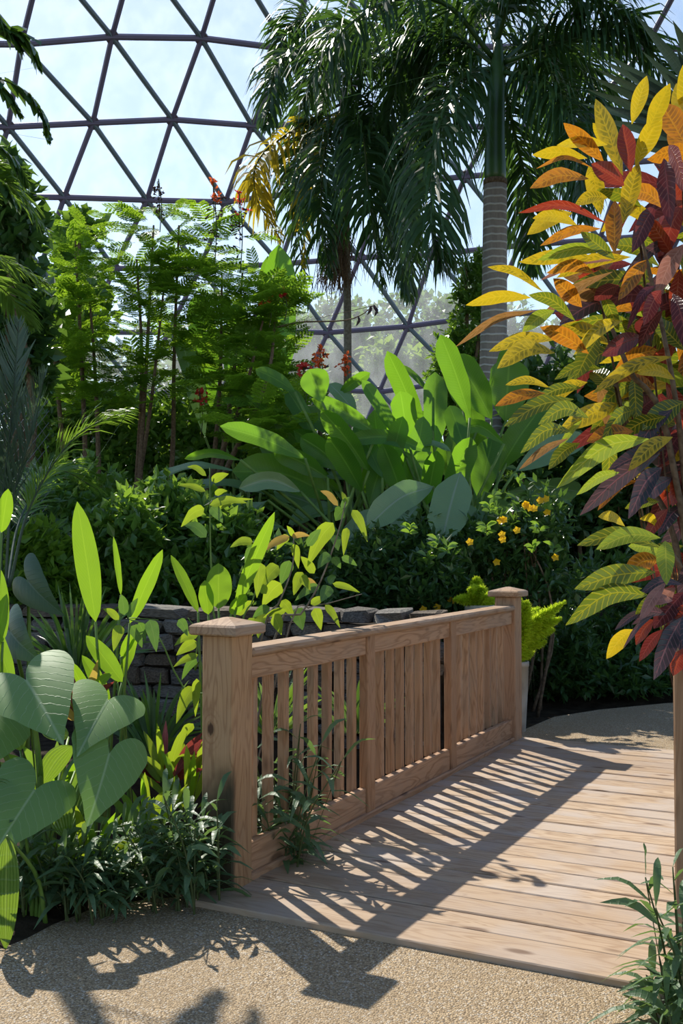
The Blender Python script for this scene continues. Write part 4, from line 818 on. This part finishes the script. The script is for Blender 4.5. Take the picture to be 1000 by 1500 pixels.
# yellow-flowering shrub
al = leafy('allamanda_shrub', 'dark glossy shrub dotted with small yellow flowers beside the paddle leaves', 'shrub', [(790, 770, 50, 60), (740, 790, 50, 50), (700, 800, 50, 50), (800, 850, 50, 50), (740, 860, 60, 40), (620, 800, 40, 50)], 8.9, 5200, .095, .04, L_DARK, stems=9, stem_r=.016, clus=8, cx=770)
def flower(parent, p, mat, r=.032, n=5):
    g = Geo(); f = unit(np.array([0, 0, CAMZ]) - np.array(p) + rng.normal(0, 1.5, 3)); a = unit(np.cross(f, [.1, .2, 1.])); b = np.cross(f, a)
    for q in range(n):
        t = 6.283 * q / n; dr = a * math.cos(t) + b * math.sin(t)
        V, F, U, R = leaf_cloud([np.array(p)], np.array([dr + f * .35]), np.array([f]), r, r * .95, -.2); g.add(V, F, U, R)
    return g.build('flower', mat, parent)
for x, y in ((770, 741), (775, 744), (782, 745), (800, 731), (801, 750), (733, 762), (738, 761), (735, 783), (736, 790), (757, 777), (688, 794), (813, 816), (727, 823), (770, 738), (640, 890), (620, 893), (694, 890), (630, 902), (661, 880), (755, 905), (791, 733)):
    flower(al, P(x, y, 8.35), F_YELLOW, .036)
# leaf whorls standing clear of that shrub
for x, y, n in ((717, 740, 9), (712, 770, 10), (722, 725, 6), (800, 740, 8), (790, 770, 8), (810, 800, 8), (640, 790, 10), (600, 770, 9), (655, 800, 8), (625, 815, 9), (780, 800, 8), (760, 700, 8)):
    for q in range(n):
        t = rng.uniform(0, 6.28); pxleaf(al, L_MID, x, y + q * 1.5, x + math.cos(t) * 16, y + q * 1.5 - 5 - math.sin(t) * 6, 5.5, 8.4, 8.4 + rng.normal(0, .06), sag=.15, k=5, nc=3)

# ------------------------------------------------------------------ young shrub behind the rail
YD = 5.4
def soilz(p): return float(ground_z(p.x, p.y))
yb = P(330, 900, YD); yb.z = soilz(yb)
young = empty('young_shrub', yb, 'young shrub with large yellow-green drooping leaves behind the railing', 'shrub')
def px_stem(root, pts, d, r0=.007, r1=.003, mat=STEMG, name='stem', foot=None):
    W = [np.array(P(x, y, d)) for x, y in pts]
    if foot is not None: W = [np.array(foot)] + W
    V, F, U = tube(curve_pts(W, 16), np.linspace(r0, r1, 16), 6); return Geo().add(V, F, U).build(name, mat, root)
yf = (yb.x, yb.y, yb.z - .05)
px_stem(young, [(318, 960), (312, 890), (308, 795), (307, 685)], YD, .008, .003, foot=yf)
px_stem(young, [(400, 940), (440, 900), (470, 850), (495, 780), (506, 735)], YD, .008, .003, BARKG, foot=yf)
px_stem(young, [(380, 950), (410, 880), (428, 830), (430, 785)], YD, .007, .003, BARKG, foot=yf)
px_stem(young, [(350, 950), (370, 880), (378, 840), (372, 790)], YD, .006, .003, STEMG, foot=yf)
px_stem(young, [(420, 930), (455, 890), (480, 884), (530, 870)], YD, .006, .002, BARKG, foot=yf)
px_stem(young, [(300, 1000), (285, 980), (290, 930), (275, 905)], YD - .6, .006, .002, STEMG, foot=yf)
px_stem(young, [(330, 1050), (270, 1010), (228, 925), (185, 906), (232, 908)], YD - .6, .006, .002, STEMG, foot=yf)
YL = """Y 302 697 274 684 9|Y 310 705 335 694 13|Y 301 720 260 711 9|Y 299 745 265 772 17|D 302 787 269 769 17|Y 307 740 362 737 13|D 309 742 326 766 17|Y 317 747 371 731 7|Y 315 725 333 719 9|O 424 786 383 809 12|O 427 786 454 785 9|Y 430 797 437 833 13|Y 422 784 405 806 13
Y 370 794 337 802 13|D 373 800 360 836 19|Y 381 824 376 876 19|Y 408 829 384 860 22|D 424 821 411 857 19|Y 411 854 384 888 25|Y 488 766 450 830 25|D 489 784 495 807 15|D 503 746 491 763 19|Y 516 747 538 794 14|Y 508 773 503 814 12|O 495 741 469 719 10|D 484 813 465 833 17|D 500 816 523 829 11|D 487 816 499 833 13
Y 443 838 430 872 17|D 468 859 432 880 14|D 484 859 470 882 19|Y 487 855 527 868 10|D 481 854 492 845 12|Y 476 886 498 920 11|Y 460 891 470 923 17|D 433 891 443 923 23|Y 419 894 385 905 11|Y 384 897 378 935 20|Y 400 900 412 930 18|D 395 890 370 905 14|Y 440 845 455 865 14|O 445 850 465 858 9|D 450 800 470 775 14|Y 460 840 440 815 14
Y 455 885 478 876 12|Y 372 905 362 940 18|Y 345 900 372 880 16|D 500 745 512 728 10|Y 430 786 420 770 8|Y 507 738 500 720 7|Y 390 870 372 850 14|Y 412 880 430 905 16"""
MY = {'Y': L_YOUNG, 'D': L_YOUNGD, 'O': L_YOUNGO}
def px_set(root, txt, mats, d, prof='ovate', **kw):
    for it in txt.replace('\n', '|').split('|'):
        c, *v = it.split(); x0, y0, x1, y1, wd = map(float, v); dz = rng.uniform(-.15, .15)
        pxleaf(root, mats[c], x0, y0, x1, y1, wd, d + dz, d + dz + rng.uniform(-.06, .06), sag=rng.uniform(.05, .16), roll=rng.uniform(-25, 25), prof=prof, k=10, **kw)
px_set(young, YL, MY, YD, wav=.12)
px_set(young, """Y 290 930 255 946 13|Y 288 940 258 960 17|Y 290 959 254 977 11|D 288 965 266 996 13|Y 284 1006 258 1060 19|Y 288 994 286 1050 13|D 261 908 275 932 15|D 219 908 229 955 20|D 203 912 213 940 13|D 192 917 208 949 17|Y 177 916 166 954 17|D 182 901 178 871 15|D 187 905 202 876 11|Y 174 908 151 892 11|Y 283 1060 262 1090 14|Y 272 1070 255 1110 12|Y 262 1085 272 1140 16|Y 250 1100 240 1145 14|Y 281 1090 292 1130 14|Y 240 1120 215 1112 10""", MY, YD - .75, wav=.12)

# ------------------------------------------------------------------ cannas and gingers
def canna(label, foot_px, d, txt, mat=L_CANNA):
    b = P(foot_px[0], foot_px[1], d); b.z = soilz(b); root = empty('canna_plant', b, label, 'plant')
    for it in txt.split('|'):
        x0, y0, x1, y1, wd, rl = map(float, it.split())
        o, A, B = pxleaf(root, mat, x0, y0, x1, y1, wd, d, d + rng.uniform(-.05, .05), sag=.02, roll=rl, prof='obl', fold=.18, wav=.06, k=14, nc=7)
        petiole(root, A, np.array(b) + np.array([rng.normal(0, .04), rng.normal(0, .04), -.03]), .007)
    return root
canna('canna with one tall bright leaf held above the elephant ears', (150, 1060), 4.7, '140 911 113 735 35 5|179 999 126 931 27 10|160 1030 120 960 20 30|137 1040 102 968 21 -15')
canna('canna with narrow upright leaves beside the stone wall', (180, 1060), 4.9, '177 872 166 786 9 40|190 913 238 805 22 20|177 962 198 921 15 25|172 1000 200 930 14 50')
canna('canna with three bright leaves rising behind the near railing post', (320, 1020), 5.0, '290 897 250 813 16 30|320 892 320 825 38 10|345 887 402 750 22 20|305 900 300 850 22 -20|338 900 360 870 20 20')
canna('canna with backlit leaves beyond the heart-shaped leaves, half out of view', (-5, 1060), 4.6, '2 780 12 716 22 10|4 940 -2 830 22 20|-10 960 10 870 20 -30|20 1010 -20 900 24 20')

# ------------------------------------------------------------------ elephant ears
HEART = np.array([(0, 1.0), (.05, .93), (.17, .75), (.31, .52), (.43, .28), (.51, .05), (.54, -.12), (.51, -.27), (.42, -.37), (.29, -.38), (.16, -.30), (.06, -.17), (.012, -.03)])
def ear_mesh(Lw, Wd, seed, droop=.25):
    r = np.random.default_rng(seed); nr = 9; h = curve_pts([(a, b, 0) for a, b in HEART], 25)[:, :2]
    ring = np.concatenate([h[::-1], (h * np.array([-1, 1]))[1:]]); n = len(ring); q = (np.arange(nr + 1) / nr)[:, None, None]
    V = (ring[None] * q).reshape(-1, 2); V = V * (1 + .012 * np.sin(V[:, 1:] * 19 + seed)); U = np.c_[.5 + V[:, 0] * .9, V[:, 1] * .75 + .4]
    X = V[:, 0] * Wd; Y = V[:, 1] * Lw
    Z = .22 * np.abs(V[:, 0]) * Wd - .5 * V[:, 0] ** 2 * Wd - droop * Lw * np.maximum(V[:, 1], 0) ** 2 + .002 * Lw * np.sin(V[:, 1] * 24 - np.abs(V[:, 0]) * 14) * np.abs(V[:, 0]) * 2 - .25 * Lw * np.minimum(V[:, 1], 0) ** 2
    F = [[i * n + j, (i + 1) * n + j, (i + 1) * n + j + 1, i * n + j + 1] for i in range(nr) for j in range(n - 1)]
    return mesh_np('leaf', np.c_[X, Y, Z], F, U, np.full(len(X), r.random()))
def ear(root, x, y, tx, ty, wpx, d, dt, roll, foot, mat=L_EAR, seed=1, droop=.25, stretch=1.0):
    A = np.array(P(x, y, d)); B = np.array(P(tx, ty, dt)); T = unit(B - A); L = np.linalg.norm(B - A) / .97 * stretch
    Wd = M(wpx, d) / 1.08; nrm = roll_normal(A, B, roll)
    yv = V3(T); zv = V3(nrm); xv = yv.cross(zv); Mx = Matrix((xv, yv, zv)).transposed().to_4x4(); Mx.translation = V3(A)
    o = link('leaf', ear_mesh(L, Wd, seed, droop), mat, root, Mx)
    f = np.array(foot); m = (A + f) / 2 + np.array([(A[0] - f[0]) * .1, .05, .12])
    V, F, U = tube(curve_pts([f, m, A - np.array(nrm) * .004], 12), np.linspace(.016, .007, 12), 7); Geo().add(V, F, U).build('stalk', STEMG, root)
ED = 3.9
eb = P(70, 1220, ED); eb.z = soilz(eb); f0 = (eb.x, eb.y, eb.z - .03)
ears = empty('elephant_ear', eb, 'elephant ear with broad heart-shaped matte green leaves beside the path', 'plant')
ear(ears, 38, 996, 84, 1066, 150, ED, ED - .25, -12, f0, seed=1, droop=.2)
ear(ears, 158, 1026, 126, 1078, 112, ED + .1, ED - .2, 8, f0, seed=2, droop=.25)
ear(ears, 160, 1104, 136, 1198, 118, ED - .1, ED - .3, -14, f0, seed=3, droop=.18)
ear(ears, 50, 1158, -5, 1240, 120, ED - .25, ED - .45, 5, f0, seed=4)
ear(ears, -20, 1060, -50, 1130, 130, ED, ED - .2, 0, f0, seed=5)
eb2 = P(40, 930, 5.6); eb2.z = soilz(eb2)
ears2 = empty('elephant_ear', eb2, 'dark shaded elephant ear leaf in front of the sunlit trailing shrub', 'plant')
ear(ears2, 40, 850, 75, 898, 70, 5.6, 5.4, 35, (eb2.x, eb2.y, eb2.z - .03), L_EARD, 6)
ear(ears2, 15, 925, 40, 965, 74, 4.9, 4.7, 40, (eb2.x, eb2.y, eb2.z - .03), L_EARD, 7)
# ------------------------------------------------------------------ pleated-leaf plant
pb_ = P(60, 1260, 3.7); pb_.z = soilz(pb_)
pleat = empty('palm_grass', pb_, 'plant with long pleated glossy leaves under the elephant ear', 'plant')
def pleated(x0, y0, x1, y1, wd, d, roll, sag=.1, d1=None):
    A = np.array(P(x0, y0, d)); B = np.array(P(x1, y1, d1 or d)); L = np.linalg.norm(B - A)
    S = curve_pts([A, (A + B) / 2 + np.array([0, 0, sag * L]), B], 14); n = roll_normal(A, B, roll); wm = M(wd, d)
    V, F, U = blade(S, wm, n, 'obl', .1, 0, 17, .15)
    V = V.reshape(14, 17, 3); V = V + (np.array([1 if j % 2 else -1 for j in range(17)])[None, :, None] * .018 * wm * np.sin(np.linspace(.15, 3., 14))[:, None, None]) * n
    link('leaf', mesh_np('leaf', V.reshape(-1, 3), F, U, np.full(len(U), rng.random()), False), L_PLEAT, pleat)
    petiole(pleat, A, np.array(pb_) + np.array([rng.normal(0, .03), rng.normal(0, .03), -.02]), .006)
for a in ((72, 1165, 96, 1228, 42, 3.75, 20, .15), (60, 1150, 105, 1092, 38, 3.95, 30, .1), (10, 1225, 8, 1392, 36, 3.4, 10, .05), (30, 1190, -20, 1150, 40, 3.6, 20, .15), (40, 1240, 100, 1290, 40, 3.7, 40, .1), (30, 1100, 20, 1040, 30, 4.0, 20, .05), (110, 1130, 150, 1180, 26, 4.0, 40, .15), (100, 1080, 60, 1070, 28, 4.2, 30, .1)):
    pleated(*a)
# red strap-leaved plants
def strap_plant(name, label, cx, cy, d, n, mats, ln=(50, 90), wd=(8, 13), cat='plant', spread=1.0, upk=1.0):
    b = P(cx, cy, d); b.z = soilz(b); root = empty(name, b, label, cat)
    for q in range(n):
        t = rng.uniform(-1.2, 1.2) * spread; l = rng.uniform(*ln); x1 = cx + math.sin(t) * l; y1 = cy - math.cos(t) * l * upk
        pxleaf(root, mats[rng.integers(len(mats))], cx + math.sin(t) * l * .15, cy - math.cos(t) * l * .12, x1, y1, rng.uniform(*wd), d + rng.normal(0, .04), d + rng.normal(0, .1), sag=rng.uniform(.05, .2), roll=rng.uniform(-40, 40), prof='lance', k=9, nc=3)
    px_stem(root, [(cx, cy - 8)], d, .008, .008, STEMD, 'stem', (b.x, b.y, b.z - .02))
    return root
strap_plant('cordyline', 'red-leaved cordyline between the young shrub and the elephant ear', 240, 1150, 4.5, 20, [L_RED, L_RED, L_YOUNG], (45, 100), (10, 18))
strap_plant('cordyline', 'pink and green cordyline behind the largest elephant ear leaf', 118, 1060, 4.6, 14, [L_RED, L_YOUNGO, L_CANNA], (40, 100), (9, 16))
strap_plant('ginger_clump', 'low clump of bright green strap leaves below the red cordyline', 215, 1240, 4.2, 26, [L_CANNA, L_YOUNG, L_MID], (40, 110), (8, 15))
strap_plant('ginger_clump', 'clump of green strap leaves behind the elephant ear stalks', 80, 1200, 4.3, 24, [L_CANNA, L_MID], (50, 140), (10, 18))
strap_plant('ginger_clump', 'clump of green strap leaves at the back of the near railing post', 275, 1190, 4.45, 16, [L_CANNA, L_YOUNG], (40, 120), (8, 13))
strap_plant('ginger_clump', 'low clump of green strap leaves at the path edge below the hanging pleated leaf', 45, 1335, 3.75, 30, [L_LANCE, L_CANNA, L_MID], (50, 130), (8, 14))
strap_plant('ginger_clump', 'yellow-green strap leaves between the elephant ear stalks and the narrow-leaved bush', 130, 1290, 3.95, 26, [L_CANNA, L_YOUNG, L_MID], (50, 120), (8, 14))
# narrow-leaved bushes (many stems with lance leaves)
def lance_bush(label, stems, d, per=11, ll=44, lw=5.5, group=None, foot=None, mat=L_LANCE):
    """stems: (foot x, foot y, tip x, tip y) in photo pixels"""
    f = foot or P(sum(s[0] for s in stems) / len(stems), sum(s[1] for s in stems) / len(stems), d); f = Vector(f); f.z = soilz(f)
    root = empty('narrow_leaved_bush', f, label, 'plant', group)
    for (fx, fy, tx, ty) in stems:
        dz = rng.uniform(-.05, .2); A = np.array(P(fx, fy, d + dz)); A[2] = max(min(A[2], soilz(V3(A)) + .02), soilz(V3(A)) - .02); B = np.array(P(tx, ty, d + dz + rng.normal(0, .06)))
        S = curve_pts([A, (A + B) / 2 + np.array([(B[0] - A[0]) * .2 * -1, 0, .03]), B], 12); V, F, U = tube(S, np.linspace(.005, .002, 12), 5); st = Geo().add(V, F, U).build('stem', STEMD, root)
        for q in range(per):
            t = .25 + .75 * (q + 1) / per; c = S[min(11, int(t * 11))]; an = q * 2.4 + rng.normal(0, .3); el = rng.uniform(-.1, .7) + .5 * (t > .93)
            dr = np.array([math.cos(an) * math.cos(el), math.sin(an) * math.cos(el), math.sin(el)]); L = M(ll, d) * rng.uniform(.65, 1.2)
            e = c + dr * L + np.array([0, 0, -.25 * L]); m = c + dr * L * .5 + np.array([0, 0, .04 * L])
            V, F, U = blade(curve_pts([c, m, e], 6), M(lw, d) * rng.uniform(.8, 1.2), np.array([0, 0, 1.]) + rng.normal(0, .3, 3), 'lance', .25, 0, 3)
            link('leaf', mesh_np('leaf', V, F, U, np.full(len(V), rng.random())), mat, st)
    return root
def rstems(n, x0, x1, y0, y1, h0, h1, lean=40): return [(x, y, x + rng.normal(0, lean), y - rng.uniform(h0, h1)) for x, y in ((rng.uniform(x0, x1), rng.uniform(y0, y1)) for _ in range(n))]
lance_bush('narrow-leaved dark bush spilling onto the path at the railing post', rstems(34, 175, 325, 1285, 1322, 20, 120, 40), 3.8, per=12, ll=62, lw=9)
lance_bush('narrow-leaved dark bush at the path edge under the elephant ear', rstems(36, 20, 190, 1310, 1355, 20, 110, 40), 3.66, per=12, ll=62, lw=9)
lance_bush('narrow-leaved bush growing through the balusters', [(400, 1180, 372, 1100), (410, 1180, 400, 1120), (420, 1180, 440, 1060), (425, 1180, 470, 1090), (430, 1180, 500, 1115), (410, 1180, 420, 1190), (415, 1180, 390, 1150), (430, 1180, 460, 1140), (405, 1180, 368, 1150), (420, 1180, 435, 1130), (400, 1180, 380, 1190), (430, 1180, 450, 1180), (415, 1170, 425, 1225)], 4.3, per=14, ll=66, lw=9)
lance_bush('tall narrow-leaved bush beside the deck and croton post', [(990, 1490, 945, 1285), (1000, 1480, 985, 1270), (1000, 1500, 960, 1330), (985, 1510, 965, 1400), (1005, 1500, 1000, 1350), (980, 1520, 955, 1440), (1010, 1500, 1020, 1330), (1000, 1520, 990, 1430), (990, 1530, 975, 1470), (1020, 1490, 1015, 1400), (975, 1530, 960, 1480), (1005, 1530, 1010, 1460)], 2.75, per=12, ll=92, lw=12)
# grassy ferns in the dark at the wall foot
strap_plant('grass_tuft', 'dark grassy tuft in the shade at the foot of the stone wall', 225, 1110, 6.3, 90, [L_LANCE, L_MID], (40, 130), (4, 6), spread=1.0)
strap_plant('grass_tuft', 'dark grassy tuft behind the tall single canna leaf', 110, 1000, 6.4, 110, [L_LANCE, L_MID, L_DARK], (50, 150), (4, 6))
strap_plant('grass_tuft', 'green grassy tuft between the balusters and the stone wall', 395, 1080, 5.6, 40, [L_MID, L_LANCE], (40, 130), (5, 8))
strap_plant('grass_tuft', 'dark grassy tuft at the wall foot beyond the balusters', 520, 1080, 6.2, 40, [L_LANCE, L_DARK], (40, 100), (4, 6))
# ------------------------------------------------------------------ potted foxtail ferns
def pot(label, x, ybase, ytop, wtop, wbot, d, group=None):
    c = P(x, ybase, d); top = P(x, ytop, d).z; r1, r0 = M(wtop / 2, d), M(wbot / 2, d)
    zs = [(0, r0), (.02, r0 * 1.02), (.5, r0 + (r1 - r0) * .55), (.93, r1 * .97), (.93, r1), (.99, r1), (1.0, r1 * .97), (1., r1 * .86), (.93, r1 * .84)]
    h = top - c.z; n = 28; V = [(c.x + r * math.cos(6.28318 * k / n), c.y + r * math.sin(6.28318 * k / n), c.z + q * h) for q, r in zs for k in range(n)]
    F = [[i * n + k, i * n + (k + 1) % n, (i + 1) * n + (k + 1) % n, (i + 1) * n + k] for i in range(len(zs) - 1) for k in range(n)]
    me = mesh_np('planter_pot', V, F); root = empty('planter_pot', c, label, 'pot', group); link('body', me, POT, root)
    n2 = 28; Vs = [(c.x, c.y, c.z + .94 * h)] + [(c.x + r1 * .85 * math.cos(6.28318 * k / n2), c.y + r1 * .85 * math.sin(6.28318 * k / n2), c.z + .935 * h) for k in range(n2)]
    ms = bpy.data.meshes.new('potting_soil'); ms.from_pydata(Vs, [], [(0, 1 + k, 1 + (k + 1) % n2) for k in range(n2)]); link('potting_soil', ms, SOIL, root)
    return Vector((c.x, c.y, c.z + .935 * h))
def foxtail(label, top, plumes, d):
    root = empty('foxtail_fern', top, label, 'fern')
    for (x1, y1, wd) in plumes:
        B = np.array(P(x1, y1, d + rng.normal(0, .12))); A = np.array(top) + rng.normal(0, .03, 3) * np.array([1, 1, 0]); m = (A + B) / 2 + np.array([(A[0] - B[0]) * .22, (A[1] - B[1]) * .2, .04])
        S = curve_pts([A, m, B], 40); n = 2600; t = rng.uniform(.12, 1, n); ix = np.minimum((t * 39).astype(int), 39); C = S[ix] + rng.normal(0, .003, (n, 3)); T = tangents(S)[ix]
        D = unit(T * .75 + rdir(n)); L = M(wd / 2, d) * 1.45 * np.clip(np.sin(np.pi * np.clip(t, .2, .97)) ** .6, .25, 1) * rng.uniform(.7, 1.1, n)
        Vv, Ff, Uu, Rr = leaf_cloud(C, D, rdir(n), L, L * .16 + .0015, .1)
        g = Geo().add(Vv, Ff, Uu, Rr); V, F, U = tube(S, .003, 4); g.add(V, F, U, .5); o = g.build('plume', L_FERN, root, False); tag(o, kind='stuff')
PT = 7.45
tp = pot('tall tapered grey pot standing behind the far railing post', 752, 1074, 968, 46, 34, PT)
foxtail('lime green foxtail fern in the tall grey pot', tp, [(757, 866, 26), (772, 880, 26), (789, 890, 26), (806, 893, 26), (829, 880, 20), (822, 905, 24), (740, 880, 24), (725, 900, 24), (812, 922, 24), (800, 940, 24), (770, 905, 28), (785, 920, 28), (755, 900, 28), (795, 905, 24), (760, 930, 28), (715, 915, 22), (780, 955, 26), (818, 893, 16)], PT)
PT2 = 8.3
tp2 = pot('grey pot standing behind the hand rail', 703, 1050, 886, 44, 34, PT2)
foxtail('lime green foxtail fern showing over the hand rail', tp2, [(697, 846, 18), (688, 862, 18), (664, 878, 16), (705, 862, 18), (715, 872, 18), (680, 872, 16), (725, 880, 16), (695, 860, 16)], PT2)
# ------------------------------------------------------------------ wire fence behind the feather palm
fa, fb2 = P(-30, 800, 8.0), P(70, 800, 8.4); fence = empty('wire_fence', (fa.x, fa.y, soilz(fa)), 'diamond mesh wire fence behind the silvery feather palm', 'fence')
wv = Geo(); w_ = Vector((fb2.x - fa.x, fb2.y - fa.y, 0)); Lf = w_.length; wu = w_.normalized(); z0, z1 = soilz(fa), 2.5
for sg in (-1, 1):
    t = -2.0
    while t < Lf + 2.0:
        pts = []
        for q in np.linspace(0, 1, 2):
            u = t + sg * (q * (z1 - z0)) * .8; pts.append((u, z0 + q * (z1 - z0)))
        (u0, a0), (u1, a1) = pts; lo, hi = 0., Lf
        def cl(u):
            f = (u - u0) / (u1 - u0); return a0 + f * (a1 - a0)
        ua, ub = max(lo, min(u0, u1)), min(hi, max(u0, u1))
        if ub - ua > .02:
            p, q_ = fa + wu * ua, fa + wu * ub; V, F, U = tube([(p.x, p.y, cl(ua)), (q_.x, q_.y, cl(ub))], .0022, 4); wv.add(V, F, U)
        t += .075
o = wv.build('wire_mesh', WIRE, fence); tag(o, kind='stuff')
for u in (0,): p = fa + wu * u; V, F, U = tube([(p.x, p.y, z0 - .05), (p.x, p.y, z1 + .05)], .02, 8); Geo().add(V, F, U).build('fence_post', WIRE, fence)

# ------------------------------------------------------------------ low planting that carries the beds on past the frame
for x, y, rx, ry, d, m, lb in ((-170, 1060, 90, 60, 5.2, L_MID, 'low leafy ground cover in the bed before the stone wall'), (-260, 1180, 110, 60, 4.2, L_DARK, 'low dark ground cover beside the path, next to the elephant ear'), (-330, 1000, 110, 60, 6.2, L_DARK, 'low dark ground cover along the stone wall'),
                               (1250, 1120, 110, 90, 5.0, L_DARK, 'low dark shrub behind the croton railing'), (1330, 1250, 120, 90, 4.0, L_MID, 'low leafy shrub at the croton stems'), (1200, 1020, 90, 80, 6.6, L_DARK, 'dark shrub at the foot of the stiff fan palm')):
    leafy('ground_cover_shrub', lb, 'shrub', [(x, y, rx, ry), (x - 40, y + 30, rx, ry), (x + 40, y + 40, rx, ry)], d, 2600, .11, .055, m, stems=4, stem_r=.01, clus=8)
